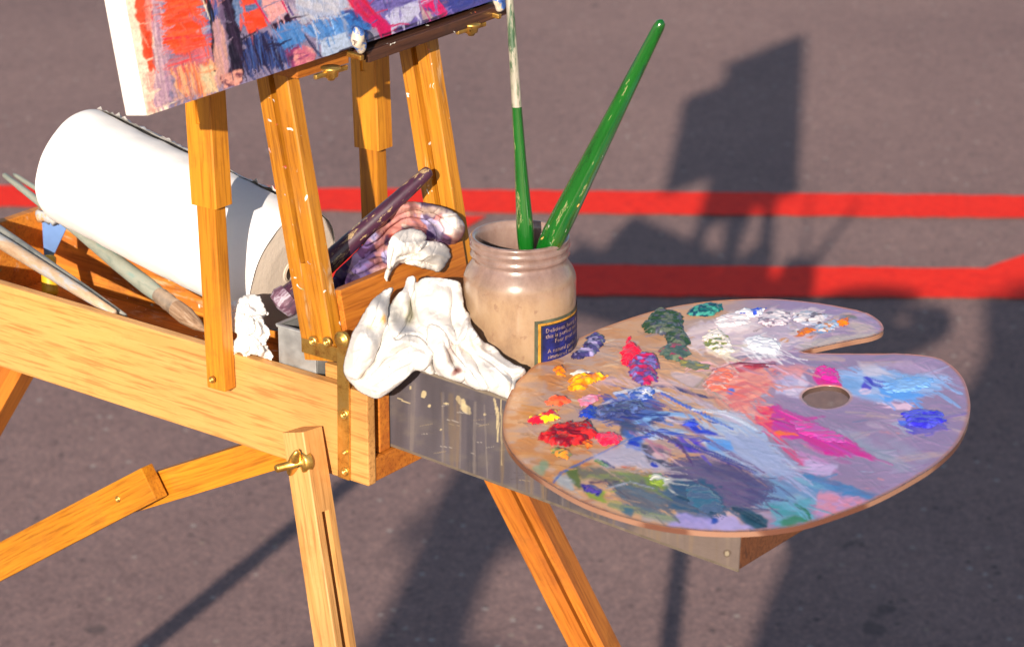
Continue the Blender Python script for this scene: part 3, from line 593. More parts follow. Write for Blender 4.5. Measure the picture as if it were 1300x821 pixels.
# ================================================================== PALETTE
PAL_OUT = [(638, 545), (640, 520), (650, 493), (668, 472), (700, 450), (740, 428), (780, 412), (830, 397), (880, 388), (930, 384), (980, 384), (1030, 389), (1070, 396),
           (1100, 404), (1117, 415), (1121, 426), (1108, 433), (1082, 438), (1050, 444), (1026, 449), (1018, 451.5), (1030, 453.5), (1051, 454), (1096, 455), (1146, 456), (1180, 460), (1202, 468), (1222, 488), (1231, 518),
           (1228, 544), (1214, 572), (1186, 598), (1150, 620), (1110, 640), (1070, 655), (1020, 670), (970, 677), (920, 678), (870, 674), (820, 665), (770, 650), (730, 633), (690, 609), (663, 589), (645, 567)]
HOLE = [(1018, 508), (1024, 500), (1037, 496), (1052, 495), (1068, 498), (1077, 505), (1078, 512), (1070, 519), (1056, 523), (1040, 523), (1026, 518)]
def palette():
    n = Z + .030*U - .012*V; n = n/np.linalg.norm(n)
    p0 = W(.16, .036, .1005); th = .0034
    ptop = p0 + n*(th+.0006)
    root = empty('paint_palette', W(.28, .12, .1), 'kidney shaped wooden palette covered in oil paints, lying over the pulled out drawer', 'palette')
    Mx = frame(ptop, RT, n); ex = np.array(Mx.col[0][:3]); ey = np.array(Mx.col[1][:3])
    def loc(x, y):
        q = Pn(x, y, ptop, n)-ptop; return np.array([q@ex, q@ey])
    out = spline([loc(*p) for p in PAL_OUT], 8, True); hole = spline([loc(*p) for p in HOLE], 5, True)
    lo = out.min(0); hi = out.max(0); st = .00092
    gx, gy = np.meshgrid(np.arange(lo[0], hi[0], st), np.arange(lo[1], hi[1], st*1.15)); gx[::2] += st/2
    gx = gx.ravel(); gy = gy.ravel(); ins = (sdf(out, gx, gy) < -st*.6) & (sdf(hole, gx, gy) > st*.6)
    pts = np.r_[out, hole, np.c_[gx[ins], gy[ins]]]; no, nh = len(out), len(hole)
    ed = [(i, (i+1) % no) for i in range(no)]+[(no+i, no+(i+1) % nh) for i in range(nh)]
    vs, es, fs, ov, oe, of = geometry.delaunay_2d_cdt([Vector(p) for p in pts], ed, [], 0, 1e-9)
    V2 = np.array([v[:] for v in vs]); F = np.array([f[:] for f in fs])
    cen = V2[F].mean(1); keep = (sdf(out, cen[:, 0], cen[:, 1]) < 0) & (sdf(hole, cen[:, 0], cen[:, 1]) > 0); F = F[keep]
    Pw = ptop + V2[:, :1]*ex + V2[:, 1:]*ey; q = Pw-CAM; dp = q@FW; X = 650+FP*(q@RT)/dp; Y = 365-FP*(q@UP)/dp
    P = Paint(X, Y, (206, 168, 134)); s = P.stroke; g = P.poly; b = P.blob
    n1 = fbm(X*.02, Y*.09, 3, 4)[:, None]; P.C = P.C*(1-.55*sstep(.42, .66, n1))+s2l((176, 164, 170))*(.5*sstep(.42, .66, n1))
    n1 = fbm(X*.03+30, Y*.1, 8, 5)[:, None]; k = .75*sstep(.5, .66, n1)*sstep(900, 740, X)[:, None]; P.C = P.C*(1-k)+s2l((196, 140, 84))*k
    k = (sstep(880, 1010, X+60*(fbm(X*.02, Y*.03, 5)-.5))*.92)[:, None]; P.C = P.C*(1-k)+k*s2l((156, 140, 176))*(.85+.3*fbm(X*.03, Y*.06, 12, 4)[:, None])
    for i in range(70):     # general scrubbing in soft lavenders and creams
        x = random.uniform(650, 1210); y = random.uniform(395, 670); L = random.uniform(25, 80); a = random.uniform(-.5, .5)
        c = random.choice([(190, 175, 195), (214, 190, 190), (205, 180, 170), (180, 170, 200)]) if x > 850 else random.choice([(205, 182, 170), (190, 170, 160), (206, 160, 110), (196, 185, 185)])
        s([(x, y), (x+L*math.cos(a), y+L*math.sin(a)*.6)], random.uniform(5, 16), c, .6, .5, .5, .4, ht=.12)
    for i in range(16):
        x = random.uniform(650, 760); y = random.uniform(440, 620); s([(x, y), (x+25, y+4)], random.uniform(2, 5), random.choice([(196, 140, 60), (225, 215, 200), (170, 130, 90)]), .5, .6)
    for i in range(120):   # broken scrapes of leftover colour
        x = random.uniform(655, 1200); y = random.uniform(392, 665); L = random.uniform(8, 40); a = random.uniform(-.7, .7)
        c = random.choice([(150, 120, 160), (225, 205, 205), (120, 130, 165), (205, 150, 160), (170, 190, 215)]) if x > 820 else random.choice([(150, 120, 100), (225, 205, 180), (190, 120, 60), (160, 150, 165), (120, 95, 80)])
        s([(x, y), (x+L*math.cos(a), y+L*math.sin(a)*.5)], random.uniform(1.5, 5), c, .5, .6, .6, .8, ht=.15)
    # ---- right lobe
    g([(1065, 470), (1110, 462), (1150, 475), (1205, 476), (1190, 500), (1120, 512), (1060, 500)], (150, 190, 238), 5, .9, 8, c2=(175, 200, 240), streak=(10, .25, .15), ht=.3)
    g([(1115, 490), (1185, 500), (1150, 508), (1120, 512)], (110, 170, 240), 3, .9, 5, ht=.3)
    g([(1112, 510), (1160, 512), (1155, 522), (1122, 518)], (232, 205, 225), 2, .9, 3)
    g([(1085, 458), (1110, 462), (1140, 478), (1100, 480)], (215, 205, 215), 4, .7, 5)
    g([(1150, 456), (1200, 470), (1190, 478), (1120, 466)], (190, 170, 200), 4, .7, 5)
    b(1078, 488, 20, 9, 10, (120, 165, 215), .5, .7); b(1048, 479, 17, 13, 10, (218, 36, 150), .2, 1, .3, ht=.5, c2=(205, 50, 160)); b(1064, 491, 6, 7, 40, (220, 40, 130), .3, 1, ht=.5)
    b(1100, 490, 7, 9, 0, (90, 70, 200), .3, .9); b(1103, 484, 8, 4, 30, (66, 50, 190), .3, .9); b(1098, 497, 9, 5, 0, (225, 210, 235), .3, .9)
    g([(1140, 530), (1160, 526), (1200, 531), (1203, 546), (1172, 554), (1150, 550)], (58, 50, 200), 2, 1, 5, c2=(80, 80, 215), streak=(8, .5, .15), ht=.6)
    b(1146, 537, 5, 4, 0, (100, 130, 225), .3, .9)
    for x, y in ((1085, 555), (1130, 580), (1060, 560), (1150, 570)): b(x, y, 35, 10, 25, (165, 165, 190), .7, .6, .5)
    b(1110, 575, 50, 8, 30, (150, 165, 180), .8, .5, .5); b(1190, 540, 30, 40, 60, (150, 134, 172), .8, .6)
    # ---- magenta sweep
    g([(963, 520), (985, 512), (1010, 524), (1055, 545), (1080, 556), (1100, 572), (1120, 585), (1090, 580), (1050, 580), (1010, 560), (968, 548)], (206, 58, 158), 3, 1, 5, c2=(188, 72, 168), streak=(25, .35, .1), ht=.4)
    g([(958, 505), (985, 520), (975, 555), (958, 540)], (225, 60, 110), 4, .85, 6, c2=(235, 110, 100)); b(990, 550, 9, 4, -5, (250, 130, 40), .4, 1, ht=.5)
    s([(985, 555), (1020, 590)], 12, (215, 80, 130), .5, .8); g([(1005, 565), (1050, 585), (1070, 600), (1030, 605)], (205, 150, 200), 4, .7, 6)
    g([(985, 475), (1015, 468), (1030, 488), (1015, 505), (985, 500)], (200, 196, 226), 3, .9, 4, c2=(215, 205, 225))
    g([(900, 468), (940, 455), (975, 462), (1000, 480), (965, 500), (945, 530), (905, 505)], (224, 130, 130), 5, .95, 6, c2=(232, 165, 150), streak=(-20, .25, .1), ht=.2)
    g([(925, 458), (985, 460), (960, 474), (925, 468)], (165, 50, 80), 4, .8, 7, c2=(200, 90, 100)); g([(980, 462), (1020, 462), (1020, 480), (995, 480)], (226, 160, 160), 4, .8, 5)
    for r in (10, 15, 20): s([(895+24*math.cos(t)-2, 492-r+26*math.sin(t)*0-12*math.sin(t)) for t in np.linspace(.2, 2.9, 8)], 3, (238, 190, 196), .4, .9, .2)
    s([(900, 500), (905, 470), (925, 462), (935, 485)], 4, (240, 200, 200), .4, .9, .2); b(928, 496, 6, 5, 0, (70, 130, 220), .5, .95)
    b(905, 488, 14, 12, 0, (232, 110, 80), .6, .8); b(960, 485, 12, 14, 0, (222, 150, 140), .6, .7)
    g([(975, 478), (1010, 474), (1010, 486), (985, 492)], (186, 180, 214), 4, .8)
    # ---- pale centre
    g([(880, 530), (930, 520), (965, 540), (985, 570), (1010, 600), (960, 600), (900, 575)], (196, 205, 222), 6, .92, 8, c2=(170, 190, 220), streak=(30, .2, .1), ht=.25)
    g([(915, 545), (960, 550), (1000, 585), (1020, 610), (960, 605), (920, 575)], (168, 178, 212), 6, .9, 8, streak=(30, .25, .1))
    g([(895, 555), (930, 560), (935, 575), (900, 572)], (100, 165, 235), 4, .8, 6); g([(1020, 580), (1065, 590), (1055, 605), (1025, 600)], (200, 190, 226), 4, .7, 6)
    g([(1025, 600), (1070, 612), (1120, 630), (1105, 634), (1050, 628), (1020, 622)], (86, 140, 190), 3, .95, 5, c2=(100, 120, 165), streak=(15, .3, .1), ht=.3)
    g([(950, 600), (1040, 608), (1060, 625), (1030, 645), (960, 650)], (120, 160, 200), 8, .85, 10, c2=(130, 175, 200), streak=(20, .2, .1))
    g([(975, 640), (1030, 630), (1035, 660), (985, 672)], (84, 160, 170), 6, .9, 7, c2=(110, 170, 190), streak=(5, .2, .15)); g([(985, 662), (1010, 652), (1032, 660), (1000, 672)], (60, 130, 80), 4, .8, 6)
    g([(1040, 622), (1080, 630), (1110, 638), (1050, 660), (1032, 655)], (200, 160, 200), 5, .8, 7, c2=(215, 150, 170))
    g([(925, 640), (950, 645), (975, 660), (975, 672), (950, 672)], (36, 78, 96), 3, 1, 4, c2=(50, 90, 110), ht=.3)
    g([(890, 655), (930, 652), (960, 674), (900, 674)], (186, 176, 222), 4, .9, 5)
    # ---- blue greys bottom middle
    g([(838, 590), (880, 575), (940, 590), (985, 615), (975, 640), (930, 650), (890, 640), (850, 620)], (84, 74, 124), 6, .95, 8, c2=(104, 90, 130), streak=(20, .2, .08), ht=.2)
    g([(840, 610), (900, 608), (925, 640), (910, 662), (866, 664), (842, 640)], (46, 96, 128), 4, .95, 7, c2=(60, 88, 120), streak=(20, .25, .1), ht=.3); b(905, 660, 8, 5, 0, (30, 80, 170), .4, .9)
    g([(858, 650), (905, 656), (905, 676), (840, 670)], (176, 166, 218), 4, .9, 5); g([(812, 650), (860, 652), (850, 668), (818, 662)], (170, 168, 170), 4, .7, 5)
    s([(775, 640), (860, 660)], 14, (130, 150, 110), .6, .75, .3); g([(765, 612), (810, 600), (850, 625), (850, 650), (805, 650), (780, 630)], (104, 108, 120), 5, .95, 7, c2=(86, 110, 130), streak=(30, .25, .1))
    g([(790, 630), (805, 640), (800, 658), (785, 645)], (60, 110, 136), 3, .85, 4); s([(780, 606), (815, 603), (845, 618)], 2, (165, 160, 175), .4, .7)
    g([(722, 590), (760, 594), (830, 600), (850, 615), (830, 625), (770, 612), (728, 606)], (128, 138, 90), 5, .9, 7, c2=(110, 110, 100), ht=.2)
    b(832, 612, 18, 9, 20, (128, 150, 50), .4, .9, .4); b(843, 611, 11, 6, -10, (205, 205, 205), .4, .9, .4, ht=.4)
    g([(718, 596), (735, 590), (740, 625), (722, 610)], (96, 116, 60), 3, .95, 5); g([(735, 622), (770, 620), (768, 640), (745, 632)], (138, 160, 60), 3, .9, 5)
    g([(736, 614), (752, 616), (765, 622), (758, 630), (742, 624)], (52, 34, 150), 2, 1, 3, ht=.4); s([(750, 612), (785, 610)], 7, (70, 50, 90), .5, .8)
    g([(703, 605), (722, 600), (735, 628), (712, 618)], (170, 180, 190), 4, .85, 5); b(684, 598, 10, 8, 20, (140, 165, 145), .5, .7); b(691, 590, 8, 7, 20, (120, 160, 140), .6, .7)
    s([(700, 616), (712, 600), (728, 592), (760, 577), (800, 556)], 4, (70, 110, 180), .5, .85, .2); g([(755, 575), (800, 560), (850, 575), (845, 600), (800, 595), (760, 592)], (186, 184, 204), 6, .85, 8)
    s([(757, 584), (772, 592)], 6, (80, 150, 80), .4, .9); s([(765, 584), (775, 590)], 4, (50, 60, 120), .4, .9); b(798, 594, 9, 3, 10, (196, 120, 90), .4, .9); b(792, 600, 12, 4, 10, (130, 150, 90), .5, .7)
    # ---- cobalt sweep
    for k in range(16):
        x = random.uniform(745, 860); y = 470+.45*(x-745)+random.uniform(-8, 30); L = random.uniform(25, 60)
        s([(x, y), (x+L, y+L*.3)], random.uniform(3, 8), random.choice([(60, 80, 165), (96, 140, 215), (200, 200, 220), (52, 66, 150), (210, 190, 200), (130, 100, 150)]), .5, .85, .35, .6, ht=.35)
    g([(735, 522), (770, 514), (800, 505), (830, 512), (850, 530), (820, 545), (785, 540), (752, 533)], (60, 70, 130), 3, .95, 6, c2=(84, 110, 180), streak=(10, .4, .15), ht=.4)
    g([(755, 508), (790, 500), (832, 490), (838, 505), (800, 515), (765, 516)], (50, 90, 190), 4, .8, 8, c2=(190, 200, 225), streak=(-15, .6, .3), ht=.4)
    s([(830, 490), (850, 490), (880, 500), (902, 505)], 6, (50, 56, 120), .4, .9, .3); s([(848, 500), (890, 510), (940, 540)], 9, (200, 190, 210), .5, .8, .3)
    s([(830, 515), (900, 560), (970, 600)], 7, (120, 80, 130), .5, .7, .4); s([(800, 540), (840, 525), (900, 530)], 8, (150, 190, 235), .5, .85, .3, ht=.3)
    g([(790, 550), (830, 540), (880, 548), (850, 556), (800, 565)], (120, 170, 228), 4, .9, 6, c2=(180, 200, 230), streak=(5, .4, .2), ht=.3)
    g([(785, 535), (800, 530), (812, 545), (800, 560), (788, 550)], (70, 80, 120), 3, .9, 5); g([(795, 545), (822, 555), (812, 572), (795, 568)], (80, 120, 200), 4, .8, 6)
    g([(865, 535), (880, 532), (900, 545), (915, 556), (885, 552)], (44, 58, 200), 3, .95, 6, c2=(90, 120, 215), ht=.4); g([(862, 552), (890, 560), (902, 575), (880, 578), (860, 568)], (70, 60, 196), 4, .9, 6, c2=(120, 90, 190))
    g([(815, 562), (840, 566), (852, 580), (838, 592), (818, 585)], (74, 70, 92), 3, .95, 5, c2=(130, 110, 130)); b(838, 578, 12, 5, 10, (216, 190, 195), .4, .85); b(832, 590, 7, 4, 0, (30, 60, 180), .3, .95, ht=.4); b(804, 564, 8, 4, 10, (34, 60, 190), .3, .95, ht=.4)
    s([(800, 548), (850, 572), (852, 580)], 6, (190, 130, 150), .4, .8)
    s([(900, 545), (905, 520)], 4, (230, 180, 120), .6, .4); b(893, 523, 4, 3, 0, (240, 160, 50), .3, 1, ht=.5)
    g([(730, 488), (800, 470), (850, 478), (880, 492), (850, 490), (780, 492)], (212, 184, 186), 5, .8, 7); g([(848, 470), (900, 478), (885, 492), (850, 488)], (206, 188, 192), 3, .8, 5)
    s([(876, 497), (905, 470)], 5, (150, 140, 110), .5, .8)
    # ---- top arm: whites, greens, prong
    g([(865, 420), (930, 396), (1020, 392), (1060, 402), (1040, 430), (990, 448), (930, 455), (880, 445)], (214, 200, 214), 6, .85, 8, c2=(226, 212, 216), streak=(-8, .2, .1), ht=.2)
    g([(905, 405), (950, 402), (952, 418), (912, 425)], (236, 226, 228), 3, .95, 5, ht=.5); g([(893, 430), (915, 420), (930, 440), (925, 455), (900, 448)], (238, 224, 218), 3, .95, 6, c2=(228, 220, 200), ht=.5)
    g([(945, 432), (965, 430), (990, 440), (993, 452), (960, 456), (940, 448)], (234, 234, 240), 3, .95, 4, streak=(15, .5, .1), ht=.5)
    g([(892, 436), (905, 428), (915, 436), (912, 444), (900, 442)], (90, 110, 50), 2, .95, 5, c2=(150, 160, 60), ht=.4)
    s([(925, 456), (960, 450), (990, 454)], 4, (120, 120, 150), .5, .8); g([(920, 460), (970, 455), (975, 462), (930, 466)], (228, 190, 210), 3, .8, 4)
    g([(963, 410), (1000, 402), (1045, 408), (1020, 430), (980, 432)], (190, 176, 196), 4, .75, 7); s([(958, 420), (972, 412)], 6, (120, 90, 90), .5, .8); s([(990, 400), (1010, 424)], 10, (206, 210, 226), .5, .8)
    g([(1000, 436), (1060, 425), (1110, 420), (1118, 428), (1050, 443), (1020, 448)], (206, 196, 186), 4, .85, 5, c2=(190, 180, 176)); b(1090, 414, 22, 9, 12, (206, 192, 180), .5, .7)
    g([(1008, 427), (1022, 422), (1040, 424), (1030, 430), (1012, 431)], (214, 124, 30), 2, .95, 5, ht=.4); b(996, 432, 7, 4, 0, (216, 160, 100), .4, .9); b(1044, 419, 9, 6, -15, (120, 170, 215), .4, .8)
    for k in range(26): b(random.uniform(1000, 1075), random.uniform(400, 426), random.uniform(2, 6), random.uniform(1.5, 3), random.uniform(-30, 30), random.choice([(220, 205, 205), (150, 140, 160), (196, 175, 170), (235, 230, 230), (120, 110, 120)]), .3, .85, ht=.4)
    b(1080, 402, 10, 3, 10, (110, 120, 90), .5, .7)
    P.smear(420, 760, 1010, 440, 650, 5, 6, 42, .5, .35); P.smear(140, 650, 800, 430, 640, 6, 3.5, 22, .5, .1); P.smear(150, 900, 1110, 392, 445, 7, 5, 26, .5, 0); P.smear(170, 1000, 1225, 455, 650, 8, 7, 40, .6, .25)
    for pts_, w_, c_ in (([(800, 560), (840, 548), (900, 560)], 7, (60, 90, 190)), ([(840, 500), (880, 520), (930, 545)], 5, (70, 110, 205)), ([(762, 520), (800, 530), (850, 526)], 8, (40, 56, 140)), ([(850, 560), (900, 575), (960, 600)], 8, (66, 70, 150)), ([(815, 545), (860, 560), (880, 590)], 6, (90, 60, 120)),
        ([(780, 500), (815, 492), (850, 500)], 5, (225, 228, 240)), ([(880, 520), (920, 524), (960, 545)], 6, (214, 222, 236)), ([(905, 470), (940, 462), (975, 466)], 5, (150, 44, 66)), ([(940, 462), (985, 463)], 3, (120, 40, 70)), ([(893, 488), (908, 472), (930, 468)], 3, (244, 214, 214)), ([(896, 494), (914, 480), (936, 478)], 2.6, (240, 196, 190)),
        ([(978, 532), (1020, 545), (1070, 566)], 3, (165, 40, 130)), ([(990, 522), (1030, 540), (1085, 565)], 3, (226, 96, 176)), ([(1150, 536), (1175, 533), (1196, 540)], 3, (110, 120, 226)), ([(860, 630), (885, 640), (905, 652)], 5, (30, 70, 96)), ([(930, 646), (950, 655), (972, 668)], 9, (30, 62, 80)), ([(770, 620), (800, 612), (830, 620)], 3, (160, 165, 180)), ([(1010, 640), (1025, 650), (1030, 662)], 5, (50, 120, 90))):
        s(pts_, w_, c_, .35, .9, .5, .8, ht=.5)
    # dark edge wear
    e = sdf(out, V2[:, 0], V2[:, 1]); k = sstep(-.0032, -.0006, e)[:, None]*(.4+.6*fbm(X*.06, Y*.06, 22)[:, None]); P.C = P.C*(1-k)+s2l((170, 118, 88))*k
    eh = sdf(hole, V2[:, 0], V2[:, 1]); k = sstep(.003, .0003, eh)[:, None]*.7; P.C = P.C*(1-k)+s2l((190, 150, 130))*k
    # speckle
    hz = P.h*.0010+.00022*(fbm(X*.22, Y*.35, 30, 3)-.5)
    nv = len(V2); top = np.c_[V2, hz]
    P.grade(1.1, 1.2, .9)
    # rims: outer and hole walls down to the underside
    verts = top.tolist(); faces = F.tolist(); cols = P.C.tolist()
    def wall(i0, nn, flip, wc):
        base = len(verts); pos = V2[[i0+i for i in range(nn)]]
        for zz in (-.0004, -th):
            for i in range(nn): verts.append([pos[i][0], pos[i][1], zz]); c = s2l(wc[0])*(1-(kk := float(sstep(.4, .6, vnoise(np.array([i*.13]), np.array([zz*90.]), 3)[0])))) + s2l(wc[1])*kk; cols.append(c.tolist())
        for i in range(nn):
            j = (i+1) % nn
            q = [[i0+i, i0+j, base+j, base+i], [base+i, base+j, base+nn+j, base+nn+i]]
            for w in q: faces.append(w if not flip else w[::-1])
        return base+nn
    # map input verts to output
    ib = wall(0, no, True, ((150, 112, 92), (104, 66, 52))); ih = wall(no, nh, True, ((84, 66, 60), (56, 44, 40)))
    me = bpy.data.meshes.new('palette_board'); me.from_pydata(verts, [], faces); set_cols(me, np.array(cols)); me.update()
    bo = link('palette_board', me, 'oil', root, Mx, smooth=True)
    # underside sheet
    v3, _, f3, _, _, _ = geometry.delaunay_2d_cdt([Vector(p) for p in np.r_[out, hole]], ed, [], 0, 1e-9)
    A3 = np.array([v[:] for v in v3]); F3 = np.array([f[:] for f in f3]); cc = A3[F3].mean(1); F3 = F3[(sdf(out, cc[:, 0], cc[:, 1]) < 0) & (sdf(hole, cc[:, 0], cc[:, 1]) > 0)]
    me = bpy.data.meshes.new('underside'); me.from_pydata([(x, y, -th) for x, y in A3], [], [tuple(int(q) for q in t) for t in F3])
    link('underside', me, 'inner', root, Mx)
    # ---- thick dabs of paint
    def dab(label, pts, c1, c2, hmax, seed, c3=None, rough=.045, edge=2.2):
        Pp = np.array([loc(*p) for p in pts]); lo = Pp.min(0)-.002; hi = Pp.max(0)+.002; st = .00055
        xs = np.arange(lo[0], hi[0], st); ys = np.arange(lo[1], hi[1], st); Xg, Yg = np.meshgrid(xs, ys); x = Xg.ravel(); y = Yg.ravel()
        wv = .0011*edge; d = sdf(Pp, x+wv*(fbm(x*320, y*320, seed, 3)-.5)*2, y+wv*(fbm(x*320+9, y*320, seed+1, 3)-.5)*2)
        n = 1-abs(2*fbm(x*110+seed, y*190, seed+2, 3)-1); m = fbm(x*420, y*420, seed+4, 3)
        z = hmax*.62*sstep(0.0003, -.0042, d)*(.35+.8*n**1.8+.22*m)+.0001
        ok = (d < .0002).reshape(Xg.shape); cell = ok[:-1, :-1] & ok[1:, :-1] & ok[:-1, 1:] & ok[1:, 1:]
        idx = np.arange(len(x)).reshape(Xg.shape); q = np.stack([idx[:-1, :-1], idx[:-1, 1:], idx[1:, 1:], idx[1:, :-1]], -1)[cell]
        used = np.unique(q); mp = -np.ones(len(x), int); mp[used] = np.arange(len(used))
        w = sstep(.42, .6, fbm(x*200+3, y*280, seed+7, 4))[:, None]; C = s2l(c1)*(1-w)+s2l(c2)*w
        if c3 is not None:
            w = sstep(.56, .66, fbm(x*260+3, y*260+8, seed+9, 3))[:, None]; C = C*(1-w)+s2l(c3)*w
        z[ok.ravel() & (d > -.0005)] -= .00035
        me = bpy.data.meshes.new('paint_dab'); me.from_pydata(np.c_[x, y, z+.0003][used].tolist(), [], mp[q].tolist()); set_cols(me, C[used])
        link('paint_dab', me, 'impasto', root, Mx, smooth=True, label=label)
    dab('dark violet dab', [(740, 444), (745, 428), (760, 423), (769, 430), (766, 440), (755, 452), (735, 457), (724, 456), (726, 448)], (70, 62, 120), (46, 40, 80), .0038, 3, (150, 140, 185))
    dab('golden yellow dab', [(703, 467), (712, 464), (720, 470), (717, 478), (706, 477)], (240, 150, 10), (225, 120, 10), .0035, 5)
    dab('orange yellow dab', [(722, 482), (735, 476), (750, 478), (762, 476), (772, 480), (752, 488), (742, 496), (722, 497)], (245, 165, 10), (235, 120, 10), .004, 7, (250, 190, 40))
    dab('white dab', [(724, 474), (735, 470), (748, 472), (745, 477), (728, 478)], (235, 225, 215), (220, 200, 190), .002, 9)
    dab('vermilion dab', [(692, 508), (705, 503), (722, 505), (724, 511), (712, 516), (694, 515)], (240, 70, 35), (250, 100, 60), .003, 11)
    dab('pale pink dab', [(733, 507), (748, 501), (764, 503), (758, 513), (738, 518)], (228, 120, 150), (215, 160, 185), .002, 13)
    dab('crimson and yellow dab', [(668, 533), (675, 528), (695, 524), (708, 519), (711, 530), (698, 536), (676, 540)], (225, 25, 45), (215, 20, 50), .0038, 15, (250, 215, 20))
    dab('deep red dab', [(685, 552), (700, 542), (725, 538), (745, 537), (757, 546), (762, 554), (745, 562), (725, 568), (700, 566), (684, 558)], (165, 12, 25), (110, 10, 30), .0048, 17, (200, 40, 40))
    dab('bright rose dab', [(752, 556), (765, 550), (780, 552), (790, 556), (785, 566), (765, 567)], (235, 25, 65), (225, 60, 90), .0038, 19)
    dab('orange dab', [(738, 562), (748, 558), (754, 565), (745, 571)], (225, 120, 40), (200, 90, 40), .003, 21)
    dab('ochre and olive dab', [(698, 571), (712, 568), (726, 575), (720, 584), (703, 579)], (225, 140, 40), (140, 140, 80), .0025, 23, (95, 115, 70))
    dab('ultramarine dab', [(735, 524), (745, 517), (758, 518), (757, 532), (745, 534), (736, 530)], (30, 60, 165), (50, 70, 150), .0035, 25)
    dab('dark blue grey dab', [(756, 517), (790, 511), (815, 508), (820, 522), (795, 532), (760, 532)], (70, 76, 118), (44, 54, 110), .0028, 26, (90, 110, 170))
    dab('scarlet dab', [(787, 455), (795, 432), (800, 427), (804, 438), (815, 446), (812, 452), (800, 462), (797, 470), (788, 462)], (240, 25, 60), (225, 15, 50), .004, 27)
    dab('crimson and violet dab', [(797, 462), (812, 450), (835, 455), (838, 466), (832, 480), (838, 486), (815, 492), (803, 485), (797, 474)], (170, 30, 80), (80, 60, 130), .0045, 29, (110, 100, 170))
    dab('cobalt and white dab', [(808, 480), (815, 474), (826, 480), (822, 488), (812, 487)], (70, 110, 200), (225, 225, 235), .003, 31)
    dab('dark green dab', [(816, 414), (832, 396), (845, 398), (868, 404), (866, 418), (872, 430), (878, 440), (862, 445), (850, 440), (842, 428), (818, 425)], (40, 66, 44), (86, 96, 84), .005, 33, (70, 74, 90))
    dab('green grey dab', [(835, 448), (848, 438), (872, 442), (878, 452), (864, 462), (848, 460)], (60, 84, 80), (96, 110, 90), .0035, 35, (150, 60, 80))
    dab('olive smear', [(860, 458), (885, 462), (900, 466), (898, 473), (880, 472), (862, 466)], (96, 104, 88), (140, 135, 70), .0018, 37)
    dab('dark teal dab', [(868, 402), (880, 392), (900, 389), (915, 390), (918, 397), (905, 404), (880, 405)], (16, 60, 84), (20, 96, 96), .0038, 39, (60, 140, 130))
    dab('white and cobalt dab', [(932, 400), (945, 395), (960, 396), (972, 396), (970, 404), (950, 408), (936, 405)], (235, 232, 236), (220, 222, 235), .0028, 41, (50, 80, 200))
    dab('orange ochre dab', [(1062, 414), (1070, 410), (1078, 407), (1078, 417), (1066, 420)], (225, 120, 15), (205, 95, 15), .0028, 43)
    dab('burnt orange dab', [(1008, 428), (1022, 421), (1038, 424), (1030, 429), (1014, 431)], (206, 110, 20), (180, 90, 40), .0022, 45)
    dab('cobalt dab', [(795, 498), (820, 493), (832, 496), (828, 508), (805, 514)], (50, 84, 170), (150, 165, 205), .003, 47, (235, 235, 240))
    dab('broad white dab', [(905, 408), (925, 402), (950, 402), (954, 414), (935, 420), (912, 420)], (236, 228, 230), (222, 208, 214), .0026, 51)
    dab('creamy white dab', [(890, 432), (902, 422), (918, 424), (928, 436), (932, 450), (916, 456), (900, 448)], (240, 228, 222), (226, 214, 196), .0026, 53, (120, 130, 60))
    dab('thick white slab', [(944, 434), (960, 430), (985, 436), (993, 447), (985, 455), (960, 452), (946, 444)], (232, 232, 240), (214, 216, 230), .003, 55)
    dab('pale grey dab', [(962, 404), (985, 398), (1005, 402), (1000, 416), (975, 420), (960, 414)], (206, 194, 206), (226, 216, 222), .002, 57, (130, 110, 130))
    dab('mixed white and blue crust', [(1005, 402), (1030, 400), (1050, 406), (1044, 418), (1020, 418), (1006, 412)], (214, 206, 212), (170, 176, 200), .0022, 59, (110, 96, 110))
    dab('broken lilac crust', [(1035, 418), (1056, 410), (1068, 418), (1050, 428), (1036, 426)], (200, 190, 196), (140, 170, 205), .002, 61, (190, 130, 90))
    dab('magenta dab', [(1034, 474), (1046, 468), (1060, 474), (1066, 486), (1068, 492), (1058, 492), (1042, 486)], (214, 36, 150), (190, 40, 150), .0024, 63)
    dab('ultramarine violet dab', [(1142, 532), (1160, 527), (1196, 530), (1202, 542), (1178, 552), (1152, 549)], (52, 46, 200), (80, 84, 214), .0024, 65)
    dab('sky blue smear', [(1120, 492), (1150, 484), (1186, 488), (1180, 500), (1150, 506), (1124, 506)], (130, 180, 240), (110, 165, 235), .0014, 67)
    dab('coral smear', [(895, 486), (912, 470), (928, 466), (934, 480), (922, 498), (902, 500)], (228, 112, 88), (236, 170, 160), .0018, 69)
    dab('rose smear', [(1000, 538), (1030, 540), (1066, 556), (1078, 568), (1050, 568), (1015, 556)], (204, 60, 156), (186, 80, 170), .0014, 71)
    dab('teal smear', [(868, 622), (890, 616), (915, 634), (920, 652), (896, 656), (872, 642)], (50, 100, 130), (70, 92, 126), .0014, 73)
    dab('deep blue dab', [(738, 616), (752, 617), (764, 622), (756, 630), (744, 625)], (50, 34, 150), (70, 56, 140), .002, 75)
    dab('lime dab', [(822, 606), (838, 602), (850, 610), (842, 620), (826, 616)], (130, 156, 56), (206, 208, 200), .002, 77)
    dab('small blue violet dab', [(866, 538), (882, 535), (892, 542), (880, 546), (868, 544)], (40, 60, 200), (60, 80, 200), .002, 49)
palette()

